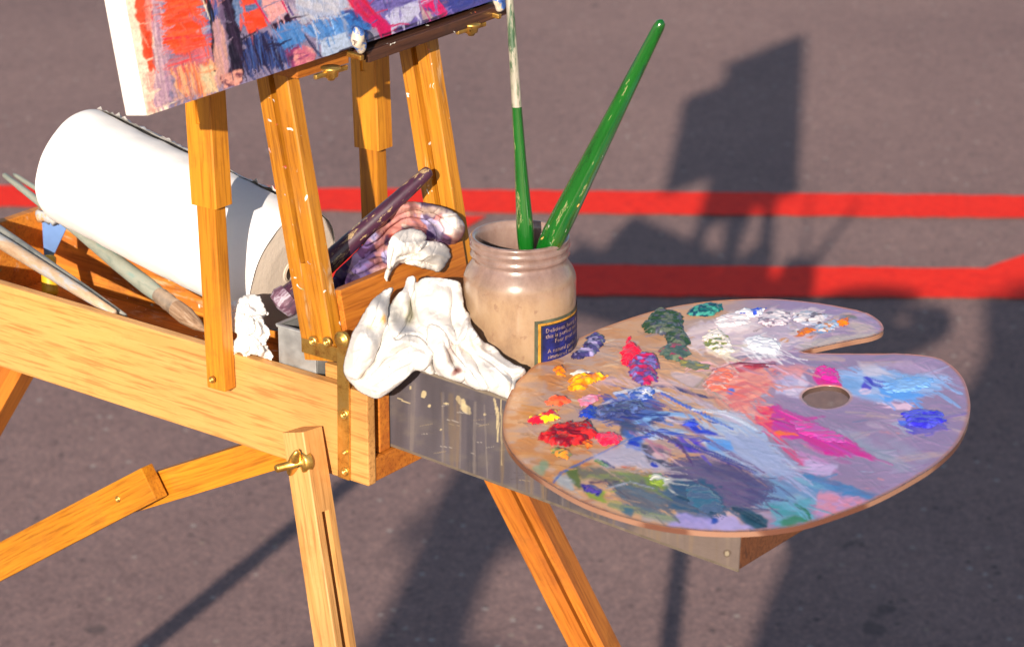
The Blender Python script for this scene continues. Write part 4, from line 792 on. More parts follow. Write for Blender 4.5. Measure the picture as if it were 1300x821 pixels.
# ================================================================== THINGS IN THE BOX
def roll():
    a = Pv(101, 210, .095); b = Pv(372, 345, .095); ax = b-a; L = np.linalg.norm(ax); Mx = frame(a, ax, Z); r = .0437
    root = empty('paper_towel_roll', (a+b)/2, 'thick white paper towel roll lying slantwise in the box', 'paper roll')
    root_m = WM[root.name]
    nth, nx = 120, 70; vs = []; f = []
    # paper spiral: the outer sheet ends in a torn lip on top
    for i in range(nx+1):
        t = i/nx
        for k in range(nth+1):
            th = 2*math.pi*k/nth; rr = r+.0011*(k/nth)+.0016*(vnoise(np.array([t*6.]), np.array([th*1.3]), 3)[0]-.5)+.0007*(vnoise(np.array([t*22.]), np.array([th*4.]), 8)[0]-.5)
            if k >= nth-2: rr += (k-nth+2)*.0007*(.1+2.6*random.random()**3) + .0002
            e = 1 if i not in (0, nx) else .985
            x = t*L+ .0009*(vnoise(np.array([th*3.]), np.array([1.5]), 5)[0]-.5)*(1 if i in (0, nx) else 0)
            vs.append((x, rr*e*math.cos(th+1.27), rr*e*math.sin(th+1.27)))
    w = nth+1
    for i in range(nx):
        for k in range(nth): f.append((i*w+k, (i+1)*w+k, (i+1)*w+k+1, i*w+k+1))
    me = bpy.data.meshes.new('sheet'); me.from_pydata(vs, [], f); link('paper_sheet', me, 'white_paper', root, Mx, smooth=True)
    for nm, x0, sg in (('roll_end', L, 1), ('roll_end', 0, -1)):
        prof = []
        for k in range(26):
            q = k/25; rad = .0075+(r-.0082)*(1-q)
            prof.append((x0+sg*(-.0006-.0012*abs(q-.5)), rad+.0004))
        prof.append((x0-sg*.0006, .0078)); prof.append((x0-sg*.05, .0075)); prof.append((x0-sg*.05, 0))
        me = lathe_me(nm, prof, 64); link(nm, me, 'paper_end', root, Mx, smooth=True)
    me = lathe_me('core', [(L-.02, .0070), (L+.0002, .0074), (L+.0002, .0066), (L-.045, .0064)], 40); link('cardboard_core', me, 'card', root, Mx, smooth=True)
roll()

def brush(label, p0, p1, r0, parts, group=None, name='paintbrush', cat='brush', bow=0.):
    """parts: (name, t0, t1, [(t, r)...], material) along p0 -> p1"""
    p0 = np.asarray(p0); p1 = np.asarray(p1); L = np.linalg.norm(p1-p0); Mx = frame(p0, p1-p0, (0.13, .2, 1))
    root = link(name, None, None, None, Mx, label, cat, group)
    for nm, prof, mat in parts:
        link(nm, lathe_me(nm, [(t*L, r*r0) for t, r in prof], 26), mat, root, Mx, smooth=True)
    return root
px = .00052
# the two green handled brushes in the jar
a = Pv(643, -60, .120); b = Pv(668, 312, .108); d = (b-a)/np.linalg.norm(b-a); L0 = np.linalg.norm(b-a); e = b+d*.095; L = L0+.095; q = L0/L
brush('slender green brush handle with a pale worn upper half, standing in the jar', a, e, px, [
    ('worn_grip', [(0, 0), (.003, 3), (.02, 4), (q*.3, 5.4), (q*.52, 6.2)], 'green_top'),
    ('handle', [(q*.52, 6.2), (q*.7, 7.4), (q*.86, 9.6), (q*.93, 10.8), (q*.97, 10.6), (q, 10), (q+.04, 8)], 'green'),
    ('ferrule', [(q+.04, 7.2), (q+.1, 7.2), (q+.17, 8.5)], 'ferrule'), ('bristles', [(q+.17, 8.5), (q+.24, 9), (.995, 5), (1, 0)], 'bristle_brown')])
a = Pv(841, 25, .125); b = Pv(698, 309, .112); d = (b-a)/np.linalg.norm(b-a); L0 = np.linalg.norm(b-a); e = b+d*.09; L = L0+.09; q = L0/L
brush('stout bright green brush handle leaning to the right out of the jar', a, e, px, [
    ('handle', [(0, 0), (.003, 3), (.008, 5.6), (.02, 7), (q*.3, 9.5), (q*.6, 12.4), (q*.85, 15), (q*.95, 15.6), (q, 15), (q+.05, 11)], 'green'),
    ('ferrule', [(q+.05, 10.2), (q+.1, 10), (q+.17, 11)], 'ferrule'), ('bristles', [(q+.17, 11), (q+.22, 12), (.98, 6), (1, 0)], 'bristle_brown')])
# dark brush leaning over the board
a = Pv(547, 215, .150); b = Pv(352, 392, .030)
brush('dark purple brush handle with worn gold, propped between the rails over the rags', a, b, px, [
    ('handle', [(0, 0), (.004, 4.5), (.012, 7.5), (.03, 8.5), (.3, 11), (.6, 13.5), (.8, 14.5)], 'dark_handle'),
    ('ferrule', [(.8, 14.7), (.82, 15.5), (.9, 17), (.91, 17.5)], 'dark_handle'), ('bristles', [(.91, 19.3), (.95, 22), (.985, 18), (1, 0)], 'dark_bristle')])
# brushes on the left
a = Pv(4, 221, .150); b = Pv(262, 421, .022)
brush('long grey green brush lying under the paper roll with its bristles towards the strut', a, b, px, [
    ('handle', [(0, 0), (.003, 2), (.01, 4), (.15, 5.5), (.4, 7), (.6, 11), (.74, 12), (.79, 10.5)], 'grey_green'),
    ('ferrule', [(.79, 10.7), (.8, 11.6), (.815, 10.8), (.83, 11.8), (.845, 11), (.87, 12)], 'ferrule'), ('bristles', [(.87, 12), (.91, 12.5), (.96, 8), (1, 1), (1.003, 0)], 'bristle_brown')])
a = Pv(17, 221, .160); b = Pv(190, 330, .08)
brush('thin pale brush handle poking out behind the left end of the paper roll', a, b, px, [
    ('handle', [(0, 0), (.004, 2), (.03, 3.4), (.5, 4.5), (.9, 5), (1, 0)], 'grey_green')])
a = Pv(20, 236, .165); b = Pv(150, 318, .09)
brush('short greenish handle just below the other handles at the roll\'s left end', a, b, px, [
    ('handle', [(0, 0), (.004, 2), (.03, 3.6), (.5, 5.5), (1, 0)], 'grey_green')])
a = Pv(-70, 262, .105); b = Pv(146, 398, .012)
brush('beige paint worn brush handle at the far left, resting on the box edge', a, b, px, [
    ('handle', [(0, 0), (.004, 6), (.02, 9), (.4, 10), (.8, 8), (.995, 5), (1, 0)], 'old_handle')])
a = Pv(-60, 250, .118); b = Pv(160, 402, .02)
brush('dark grey brush handle lying just above the beige one', a, b, px, [
    ('handle', [(0, 0), (.004, 5), (.02, 6), (.4, 6), (.8, 5), (.995, 3.5), (1, 0)], 'grey_handle')])

def flecks():
    B = bpy.data.objects['paintbrush.001']; a = Pv(841, 25, .125); b = Pv(698, 309, .112); d = (b-a)/np.linalg.norm(b-a); sd = np.cross(d, CAM-b); sd /= np.linalg.norm(sd); nn = np.cross(sd, d); nn *= np.sign(nn@(CAM-b))
    m = plain('dried ochre paint', (.6, .34, .08), .6, 0, .3, 90, .3); m2 = plain('dried grey paint', (.32, .33, .27), .7, 0, .3, 90, .3)
    rg = random.Random(8)
    for k in range(13):
        t = (.84, .9, .96, .72, .58, .4, .25, .5, .93, .97, .66, .15, .8)[k]; r = px*(5+11*t)*.93; o = rg.uniform(-.75, .75); p = a+(b-a)*t+sd*r*o+nn*r*math.sqrt(1-o*o)
        bm = bmesh.new(); bmesh.ops.create_icosphere(bm, subdivisions=3, radius=1); L = rg.uniform(.0016, .0045); w = rg.uniform(.0005, .0011)
        for v in bm.verts: c = v.co; j = 1+.3*math.sin(9*c.x+k)+.2*math.sin(17*c.y+k); v.co = Vector((c.x*L, c.y*w*j, c.z*.0003))
        link('paint_fleck', bm_to(bm, 'fleck'), m if k % 3 == 0 else m2, B, frame(p, d*.9+sd*rg.uniform(-.5, .5), nn), smooth=True)
flecks()
def knife():
    c = Pv(62, 333, .10); root = empty('palette_knife', c, 'blue bladed scraper with a yellow handle standing in the box', 'scraper')
    lo = Pv(64, 372, .085); hi = Pv(61, 326, .10)
    rod('handle', lo-(hi-lo)*.1, hi, [(0, 0), (.01, .0045), (.1, .0062), (.8, .0058), (.96, .0062), (1, .005), (1.02, 0)], 'yellow', root)
    pts = [(56, 326), (67, 326), (84, 290), (85, 280), (53, 276)]; n = V*.9-U*.3; n /= np.linalg.norm(n)
    p0 = Pv(61, 326, .10); P = [Pn(x, y, p0, n) for x, y in pts]; Mx = frame(p0, P[1]-P[0], n); iv = Mx.inverted(); bm = bmesh.new()
    a = [bm.verts.new(iv @ Vector(p)) for p in P]; b = [bm.verts.new(v.co+Vector((0, 0, .0012))) for v in a]
    bm.faces.new(a); bm.faces.new(b[::-1])
    for i in range(5): bm.faces.new((a[i], a[(i+1) % 5], b[(i+1) % 5], b[i]))
    link('blade', bm_to(bm, 'blade'), 'blue_steel', root, Mx)
    bm = bmesh.new()
    for k in range(9):
        t = k/8; p = iv @ Vector(P[4]*(1-t)+P[3]*t); mm = bmesh.ops.create_icosphere(bm, subdivisions=2, radius=.0028+.0018*random.random())
        for v in mm['verts']: v.co = Vector((v.co.x*1.2, v.co.y*1.1+random.uniform(-.0004, .0004), v.co.z*.7))+p+Vector((0, random.uniform(-.003, .001), 0))
    link('paint_crust', bm_to(bm, 'crust'), mottled('crusted paint', [(.3, (.5, .45, .38)), (.5, (.35, .38, .42)), (.6, (.6, .3, .1)), (.75, (.6, .57, .5))], 120, .7, bst=.8), root, Mx, smooth=True)
knife()

def tray():
    root = empty('metal_tray', W(-.075, .03, .05), 'small dull metal tray standing in the box beside the brass hinge', 'metal tray')
    u0, u1, v0, v1, za, zb = -.097, -.056, .0115, .06, .009, .112
    k = dict(parent=root)
    ubox('tray_wall', u0, u1, v0, v0+.0015, za, zb, 'tin', root, .0003)
    ubox('tray_wall', u0, u1, v1-.0015, v1, za, zb, 'tin', root, .0003)
    ubox('tray_wall', u0, u0+.0015, v0+.0018, v1-.0018, za, zb, 'tin', root, .0003)
    ubox('tray_wall', u1-.0015, u1, v0+.0018, v1-.0018, za, zb, 'tin', root, .0003)
    ubox('tray_bottom', u0+.002, u1-.002, v0+.002, v1-.002, za, za+.0015, 'tin', root, .0003)
    ubox('folded_rim', u0-.0008, u1, v0-.0016, v0+.0022, zb, zb+.0022, 'tin', root, .0006)
    ubox('folded_rim', u0-.0022, u0+.0012, v0-.0006, v1, zb+.0003, zb+.0025, 'tin', root, .0006)
    r2 = ubox('wooden_slat', -.046, -.0125, .0115, .018, .009, .092, 'beech', None, .0006, label='small plain wooden slat standing inside the box corner under the hinge', cat='wooden slat')
tray()

# ------------------------------------------------------------------ cloths: sheets swept through control nets
def relief(name, outline, ctrl, layers, lines, colf, label, cat, mode=Pv, step=1.15, wr=(.0006, .0012), seed=1, th=.0007, fray=.6):
    """one sheet of cloth: outline, a smooth depth field, lapped layers, ridges (+) and creases (-)"""
    out = spline(outline, 5, True); out += (np.c_[vnoise(np.arange(len(out))*.9, out[:, 0]*.1, seed), vnoise(np.arange(len(out))*.9+50, out[:, 1]*.1, seed+1)]-.5)*fray*2
    lo = out.min(0); hi = out.max(0); gx, gy = np.meshgrid(np.arange(lo[0], hi[0], step), np.arange(lo[1], hi[1], step)); gx = gx.astype(float); gx[::2] += step/2; gx = gx.ravel(); gy = gy.ravel()
    ins = sdf(out, gx, gy) < -step*.55; pts = np.r_[out, np.c_[gx[ins], gy[ins]]]; n = len(out)
    vs, _, fs, _, _, _ = geometry.delaunay_2d_cdt([Vector(p) for p in pts], [(i, (i+1) % n) for i in range(n)], [], 0, 1e-9)
    Q = np.array([v[:] for v in vs]); F = np.array([f[:] for f in fs]); c = Q[F].mean(1); F = F[sdf(out, c[:, 0], c[:, 1]) < 0]; x, y = Q[:, 0], Q[:, 1]
    C = np.array(ctrl, float); w = 1/((x[:, None]-C[:, 0])**2+(y[:, None]-C[:, 1])**2+120)**1.6; base = (w*C[:, 2]).sum(1)/w.sum(1)
    e = sdf(out, x, y); h = .0035*(1-np.exp(e/3.5))                     # fabric rolls away at its rim
    wx = x+3*(fbm(x*.05, y*.05, seed+2, 2)-.5)*2; wy = y+3*(fbm(x*.05+7, y*.05, seed+3, 2)-.5)*2
    for P, a, soft, bulge in layers:
        d = sdf(spline(P, 4, True), wx, wy); h = h+a*.8*sstep(soft*.8, -soft*.8, d)+bulge*.45*(1-np.exp(np.minimum(d, 0)/14))
    for P, a, wd in lines:
        P = spline(P, 6); best = np.full(len(x), 1e9); tt = np.zeros(len(x))
        for k, (p, q) in enumerate(zip(P[:-1], P[1:])):
            dd = q-p; t = np.clip(((wx-p[0])*dd[0]+(wy-p[1])*dd[1])/(dd@dd+1e-9), 0, 1); r = np.hypot(wx-p[0]-t*dd[0], wy-p[1]-t*dd[1]); m = r < best; tt[m] = (k+t[m])/(len(P)-1); best = np.minimum(best, r)
        fade = np.sqrt(np.clip(np.sin(np.pi*np.clip(tt*.9+.05, 0, 1)), 0, 1)); h = h+a*1.3*fade*np.exp(-(best/(wd*(1. if a < 0 else 1.25)))**(.95 if a < 0 else 1.05))
    r1 = 1-abs(2*fbm(x*.022+seed, y*.022, seed+4, 2)-1); r2 = 1-abs(2*fbm(x*.06+y*.03+seed, y*.05, seed+5, 3)-1)
    h = h*1.0+wr[1]*3*(fbm(x*.03, y*.03, seed+6, 2)-.5)+wr[1]*sstep(.78, 1, r1)-wr[0]*1.3*sstep(.86, 1, r2)+wr[0]*1.1*sstep(.86, 1, 1-abs(2*fbm(x*.045-y*.02+3, y*.04+x*.03, seed+12, 2)-1))+wr[0]*.25*(fbm(x*.3, y*.3, seed+8, 2)-.5)
    sg = -1 if mode is Pv else 1
    Pw = np.array([mode(a, b, v+sg*hh) for a, b, v, hh in zip(x, y, base, h)]); rl = Pw.mean(0)
    me = bpy.data.meshes.new(name); me.from_pydata((Pw-rl).tolist(), [], F.tolist()); set_cols(me, colf(x, y)); me.update()
    o = link(name, me, 'cloth', None, Matrix.Translation(Vector(rl)), label, cat, smooth=True)
    md = o.modifiers.new('s', 'SOLIDIFY'); md.thickness = th; md.offset = -1; return o
def stains_shade(x, y, C, L):
    for cx, cy, r, c, a, ry in L:
        d = np.hypot((x-cx)/r, (y-cy)/ry)+.9*(fbm(x*.12, y*.12, 7, 3)-.5); k = (a*(1-sstep(.3, 1.1, d)))[:, None]; C[:] = C*(1-k)+s2l(c)*k
    return C
def rag_col(x, y):
    C = np.tile(s2l((216, 213, 210)), (len(x), 1))
    stains_shade(x, y, C, [(473, 414, 11, (196, 188, 80), .5, 7), (486, 404, 5, (240, 175, 50), .8, 9), (500, 392, 12, (160, 158, 150), .6, 22), (468, 400, 22, (205, 203, 200), .6, 26), (581, 471, 9, (112, 52, 44), .9, 7), (572, 448, 7, (125, 100, 95), .6, 16),
                     (520, 398, 10, (170, 168, 145), .75, 20), (516, 420, 16, (186, 190, 200), .75, 6), (600, 440, 26, (218, 200, 186), .55, 14), (565, 462, 10, (205, 192, 184), .7, 16), (640, 490, 20, (206, 190, 172), .5, 8), (458, 476, 9, (190, 172, 150), .5, 7), (555, 395, 10, (208, 206, 204), .4, 28)])  # real stains, plus painted shade in the grey pocket between the folds
    n = fbm(x*.05, y*.05, 15, 4); C *= (1-.12*sstep(.5, .8, n))[:, None]; return C
def cloths():
    relief('rag', [(498, 366), (491, 368), (481, 375), (474, 381), (464, 396), (455, 412), (448, 424), (442, 444), (437, 464), (441, 479), (457, 496), (478, 505), (492, 498), (509, 485), (527, 470), (546, 474), (554, 475), (579, 483), (606, 493), (622, 496), (645, 505), (650, 497), (656, 483), (666, 473), (663, 467), (650, 462), (637, 452), (627, 441), (612, 433), (604, 423), (597, 410), (596, 400), (589, 392), (587, 377), (584, 363), (579, 357), (554, 353), (538, 354), (529, 359), (526, 352), (521, 351), (517, 355), (513, 365), (503, 377), (495, 388), (494, 378)],
           [(500, 370, .052), (520, 353, .078), (555, 354, .080), (585, 362, .088), (437, 464, .0), (478, 505, -.002), (460, 440, -.004), (500, 430, .014), (510, 482, .002), (540, 466, .020), (545, 420, .042), (560, 450, .028), (580, 480, .026), (600, 430, .052), (625, 440, .068), (666, 470, .062), (645, 504, .034), (610, 492, .024), (590, 400, .078), (560, 380, .066), (520, 400, .055), (475, 400, .016)],
           [([(498, 364), (478, 374), (460, 396), (444, 423), (433, 464), (438, 483), (457, 500), (480, 509), (512, 486), (542, 466), (549, 450), (540, 434), (520, 427), (505, 431), (497, 426), (491, 405), (494, 385)], .008, 1.6, .006),
            ([(498, 364), (478, 374), (460, 396), (444, 423), (433, 464), (440, 476), (452, 480), (462, 472), (474, 456), (483, 436), (490, 415), (494, 385)], .004, 1.6, .004),
            ([(528, 349), (520, 348), (511, 364), (499, 384), (492, 404), (497, 425), (507, 420), (516, 400), (523, 375), (528, 360)], .007, 1.5, .006),
            ([(535, 350), (582, 354), (590, 377), (596, 400), (590, 425), (578, 436), (562, 420), (545, 417), (533, 408), (529, 375)], .006, 1.5, .006),
            ([(570, 356), (583, 356), (590, 378), (598, 402), (606, 425), (592, 432), (577, 424), (571, 400), (574, 378)], .0035, 1.8, .002),
            ([(543, 416), (562, 422), (574, 444), (589, 464), (587, 483), (568, 480), (554, 464), (547, 446)], .007, 1.4, .005),
            ([(583, 428), (596, 405), (606, 423), (630, 441), (666, 465), (670, 474), (656, 487), (645, 508), (604, 494), (592, 480), (589, 462), (581, 445)], .005, 1.8, .007),
            ([(600, 420), (628, 440), (664, 467), (655, 480), (630, 466), (606, 446)], .003, 2.2, .002)],
           [([(494, 395), (486, 425), (477, 452), (464, 472), (457, 478)], -.009, 3.2), ([(497, 430), (520, 424), (540, 431), (547, 446)], .004, 3.0), ([(470, 472), (488, 448), (512, 434), (536, 440)], .0035, 3.2), ([(465, 483), (494, 462), (524, 450), (544, 452)], .003, 3.5),
            ([(468, 478), (492, 454), (520, 441), (540, 445)], -.0045, 2.2), ([(470, 490), (500, 472), (530, 456)], -.003, 2.0), ([(462, 489), (486, 494), (512, 478)], .003, 3), ([(470, 385), (464, 410), (452, 440), (448, 465)], .003, 4), ([(484, 378), (478, 400), (470, 420)], -.003, 3),
            ([(520, 372), (523, 395), (518, 412)], -.012, 5), ([(500, 388), (508, 372), (520, 356)], .003, 2.5), ([(549, 455), (551, 466), (555, 474)], -.014, 2.8), ([(566, 436), (574, 455), (581, 471)], -.011, 3.4), ([(571, 358), (574, 380), (571, 402), (577, 424)], -.006, 2.6), ([(555, 356), (557, 385), (551, 410)], .002, 6),
            ([(586, 440), (600, 455), (613, 478), (621, 494)], -.004, 2.6), ([(592, 412), (606, 440), (636, 462), (660, 474)], .0035, 3.2), ([(600, 452), (628, 468), (650, 488)], .003, 3), ([(597, 470), (606, 480), (608, 491)], -.003, 2.4), ([(640, 470), (650, 480), (646, 500)], -.003, 2.4), ([(576, 430), (584, 445), (590, 468)], .003, 2.5), ([(588, 395), (598, 418), (612, 436)], .0035, 3)],
           rag_col, 'big crumpled white cotton rag draped over the drawer edge beside the jar', 'rag', seed=11)
    def c1(x, y):
        C = np.tile(s2l((206, 186, 176)), (len(x), 1))
        for c, sd in (((150, 128, 168), 3), ((92, 74, 120), 9), ((226, 210, 204), 13), ((160, 156, 196), 17), ((180, 120, 110), 21), ((70, 50, 84), 25)):
            a = .9*sstep(.54, .60, fbm(x*.03+sd*3+y*.01, y*.05-x*.025, sd, 3))[:, None]; C = C*(1-a)+s2l(c)*a
        a = (sstep(505, 455, x+(330-y)*.3)*.85)[:, None]; n = fbm(x*.07+y*.05, y*.07-x*.04, 31, 3); C = C*(1-a)+a*(s2l((100, 82, 138))*(1-sstep(.42, .5, n))[:, None]+s2l((46, 26, 62))*sstep(.42, .5, n)[:, None])
        return stains_shade(x, y, C, [(572, 284, 16, (236, 226, 218), .9, 18), (556, 292, 14, (170, 164, 200), .8, 12), (540, 268, 30, (214, 190, 170), .6, 7), (505, 300, 12, (196, 78, 44), .8, 6), (520, 290, 14, (40, 34, 50), .8, 8), (545, 300, 9, (78, 52, 104), .8, 8), (480, 345, 16, (214, 170, 168), .7, 8)])
    relief('rag', [(512, 260), (526, 257), (550, 260), (570, 267), (584, 277), (589, 290), (584, 303), (574, 312), (568, 330), (556, 342), (535, 345), (515, 346), (480, 360), (450, 372), (432, 384), (422, 376), (424, 350), (445, 328), (468, 304), (490, 282)],
           [(425, 360, -.066), (450, 325, -.080), (490, 284, -.078), (530, 259, -.066), (588, 290, -.034), (560, 260, -.046), (576, 272, -.036), (575, 300, -.032), (540, 300, -.052), (500, 320, -.060), (470, 345, -.062), (432, 382, -.056), (520, 342, -.045), (555, 338, -.040), (575, 312, -.034)],
           [([(508, 256), (552, 256), (588, 276), (592, 292), (580, 306), (560, 300), (552, 284), (530, 276), (500, 284), (470, 310), (462, 305), (490, 275)], .008, 1.6, .006), ([(560, 276), (590, 278), (592, 298), (578, 310), (562, 304), (566, 290)], .005, 1.5, .006),
            ([(500, 300), (530, 290), (548, 300), (540, 320), (505, 330), (488, 320)], .007, 1.6, .007), ([(440, 350), (476, 328), (500, 334), (490, 350), (455, 366), (436, 372)], .007, 1.5, .005)],
           [([(470, 306), (498, 279), (528, 268), (560, 274), (578, 292)], -.0025, 2.4), ([(460, 330), (485, 312), (505, 300)], -.008, 3), ([(445, 350), (465, 345), (490, 330)], -.006, 2.4), ([(500, 345), (515, 325), (540, 315)], -.006, 3), ([(500, 266), (530, 262), (560, 266)], .003, 3), ([(550, 285), (556, 300), (552, 320)], -.007, 3), ([(450, 364), (470, 352), (492, 347)], .004, 3)],
           c1, 'paint stained purple and cream rag bundled behind the cross board', 'rag', mode=Pu, wr=(.0005, .0014), seed=23)
    def c2(x, y):
        C = np.tile(s2l((232, 226, 220)), (len(x), 1)); return stains_shade(x, y, C, [(530, 325, 16, (196, 182, 172), .6, 4), (494, 345, 5, (190, 170, 160), .6, 12), (556, 335, 14, (214, 204, 194), .5, 6)])
    relief('tissue', [(497, 302), (505, 295), (520, 291), (534, 293), (540, 299), (541, 306), (556, 307), (567, 313), (571, 324), (565, 336), (557, 345), (548, 342), (536, 340), (522, 336), (508, 334), (500, 340), (494, 350), (491, 357), (489, 352), (492, 335), (493, 315)],
           [(497, 302, -.034), (520, 293, -.040), (541, 306, -.036), (570, 322, -.032), (556, 344, -.024), (525, 332, -.020), (500, 325, -.026), (491, 355, -.026), (540, 322, -.022)],
           [([(495, 300), (520, 288), (542, 300), (538, 314), (520, 326), (503, 332), (493, 340), (491, 315)], .005, 1.3, .005), ([(530, 318), (545, 306), (569, 311), (574, 325), (560, 348), (540, 342), (524, 332)], .006, 1.3, .006)],
           [([(506, 326), (525, 322), (545, 312)], -.006, 2.2), ([(500, 300), (515, 310), (535, 308)], .003, 3), ([(535, 330), (552, 322), (566, 326)], .003, 3), ([(512, 334), (530, 331), (550, 338)], -.004, 2), ([(503, 306), (500, 322), (496, 338)], -.003, 2)],
           c2, 'small folded white tissue on top of the stained purple rag', 'tissue', mode=Pu, seed=31, th=.0005, fray=.9)
    def c3(x, y): return stains_shade(x, y, np.tile(s2l((238, 236, 234)), (len(x), 1)), [(338, 445, 8, (205, 190, 180), .5, 8)])
    relief('tissue', [(311, 376), (320, 374), (329, 377), (333, 384), (336, 391), (341, 399), (334, 403), (336, 411), (343, 423), (339, 431), (338, 437), (345, 449), (345, 456), (336, 454), (331, 452), (321, 449), (315, 452), (309, 451), (304, 447), (294, 452), (291, 446), (291, 437), (302, 427), (293, 418), (284, 410), (282, 398), (290, 390), (298, 382)],
           [(311, 376, .03), (330, 377, .03), (341, 400, .024), (290, 400, .02), (344, 424, .016), (345, 455, .010), (292, 448, .008), (318, 448, .006), (315, 410, .016), (320, 430, .012)],
           [([(306, 372), (332, 373), (340, 398), (322, 406), (300, 398), (290, 392)], .006, 1.2, .008), ([(286, 398), (304, 398), (322, 406), (318, 424), (300, 426), (284, 412)], .007, 1.2, .007), ([(318, 404), (338, 404), (346, 424), (338, 438), (322, 434), (314, 420)], .009, 1.2, .008), ([(288, 436), (306, 426), (330, 436), (334, 452), (306, 456), (288, 456)], .007, 1.2, .006)],
           [([(312, 378), (318, 392), (334, 400)], .004, 2), ([(300, 384), (310, 396), (304, 410)], -.006, 2), ([(322, 384), (326, 396), (318, 404)], -.005, 2), ([(326, 408), (330, 422), (324, 432)], .004, 2), ([(334, 412), (338, 426)], -.005, 2), ([(296, 402), (308, 414), (300, 424)], .004, 2), ([(306, 432), (316, 440), (312, 452)], -.006, 2), ([(322, 438), (328, 446)], .004, 2), ([(308, 420), (318, 428), (330, 434)], -.007, 2.4)],
           c3, 'crumpled white tissue ball wedged between the strut and the metal tray', 'tissue', step=.8, wr=(.0016, .0016), seed=41, th=.0005, fray=1.2)
cloths()

# ================================================================== JAR
def jar():
    c = Pv(660, 298, .112); base = c.copy(); base[2] = W(0, 0, .036)[2]; h = c[2]-base[2]; k = .00054
    root = empty('glass_jar', base, 'cloudy wide mouthed glass jar with dried beige paint water and a torn blue label', 'jar')
    Mx = frame(base, Z, RT)
    r = .0368
    def y(p): return h-p*k
    prof = [(0, 0), (0, r-.006), (.0015, r-.002), (.005, r), (y(56), r), (y(50), r-.0003), (y(42), r-.002), (y(34), r-.0048), (y(29), r-.0062), (y(27), r-.0064), (y(25), r-.0054), (y(22.5), r-.0044), (y(20), r-.005), (y(17), r-.0058),
            (y(14), r-.0052), (y(11.5), r-.0042), (y(9), r-.0048), (y(6.5), r-.0056), (y(4), r-.0046), (y(1.5), r-.0044), (y(0), r-.0053), (y(-.2), r-.0066), (y(.8), r-.0078), (y(10), r-.0086), (y(30), r-.0088), (y(44), r-.005), (y(60), r-.0034), (.03, r-.0034), (.028, 0)]
    m, nt, bs = nodes('cloudy glass coated in dried paint'); st = mapping(nt, (.6, 1, 1)); iso = mapping(nt, (1, 1, 1))
    n = noise(nt, st, 26, 9, .74, 0.); n2 = noise(nt, iso, 150, 4, .6); tc = N(nt, 'ShaderNodeTexCoord'); sx = N(nt, 'ShaderNodeSeparateXYZ'); nt.links.new(tc.outputs['Object'], sx.inputs[0])
    body = ramp(nt, n, [(.30, (.22, .14, .09)), (.43, (.31, .20, .12)), (.53, (.36, .245, .15)), (.64, (.32, .215, .145)), (.76, (.26, .18, .14))])
    neck = ramp(nt, n, [(.3, (.13, .08, .065)), (.5, (.25, .165, .14)), (.7, (.33, .24, .2))])
    hk = N(nt, 'ShaderNodeMapRange'); hk.inputs[1].default_value = h-.036; hk.inputs[2].default_value = h-.018; nt.links.new(sx.outputs[0], hk.inputs[0])
    cc = mix(nt, hk.outputs[0], body, neck); cc = mix(nt, ramp(nt, n2, [(.62, (0, 0, 0)), (.7, (.6, .6, .6))]), cc, (.22, .12, .08))
    nt.links.new(cc, bs.inputs['Base Color']); bs.inputs['Roughness'].default_value = .3; bs.inputs['Coat Weight'].default_value = .7; bs.inputs['Coat Roughness'].default_value = .08
    bs.inputs['Subsurface Weight'].default_value = .12; bs.inputs['Subsurface Radius'].default_value = (.01, .007, .004); bump(nt, n, bs, .2, .001)
    link('glass_body', lathe_me('jar', prof, 72), m, root, Mx, smooth=True)
    # murky rinse inside
    link('murky_water', lathe_me('water', [(h-.052, r-.0037), (h-.052, 0)], 48), plain('murky rinse', (.10, .07, .07), .08, 0, .2, 40, .05), root, Mx)
    # label: curved patch. angle 0 faces the viewer
    rr = r+.0004; fx = -c[:2]/np.linalg.norm(c[:2]); rx = np.array([-fx[1], fx[0]])
    if rx[0] < 0: rx = -rx
    def onj(th, z, lift=0): q = fx*math.cos(th)+rx*math.sin(th); return Vector((base[0]+q[0]*(rr+lift), base[1]+q[1]*(rr+lift), base[2]+z))
    t0 = math.asin(20/71); t1 = math.radians(152); ztop = None
    for zc in np.linspace(.02, h-.03, 200):
        if abs(proj(np.array(onj(t0, zc)))[1]-410) < .8: ztop = zc
    ztop = ztop or .06; zb = ztop-.052
    lab = link('label', None, None, root, Matrix.Translation(Vector(base)))
    def patch(name, a0, a1, z0, z1, lift, mat, uneven=0.):
        vs = []; f = []; n = 44
        for i in range(n+1):
            th = a0+(a1-a0)*i/n
            for z in (z0, z1): vs.append(onj(th, z+uneven*(random.random()-.5), lift)-Vector(base))
        for i in range(n): f.append((2*i, 2*i+2, 2*i+3, 2*i+1))
        me = bpy.data.meshes.new(name); me.from_pydata(vs, [], f); o = link(name, me, mat, lab, Matrix.Translation(Vector(base)), smooth=True)
    mk = lambda nm, c, vr=.25: plain(nm, c, .5, 0, vr, 130, .2)
    px_ = math.radians(1)
    patch('label_paper', t0-.03, t1, zb, ztop+.0009, 0, mk('label olive edge', (.07, .08, .05), .5), .0003)
    patch('gold_frame', t0+.035, t1-.03, zb+.001, ztop-.0012, .0001, mk('label gold', (.45, .21, .02), .5))
    patch('dark_line', t0+.085, t1-.06, zb+.002, ztop-.0026, .0002, mk('label black', (.015, .02, .03), .5))
    patch('blue_field', t0+.115, math.radians(92), zb+.003, ztop-.0036, .0003, mk('label blue', (.008, .012, .11), .8))
    gold = mk('label lettering', (.32, .22, .18), .7)
    lines = ['Delicious, hearty & tasty', 'this is perfect over pasta', '      Four great sauces', 'A natural garden favor', 'simmered with care']
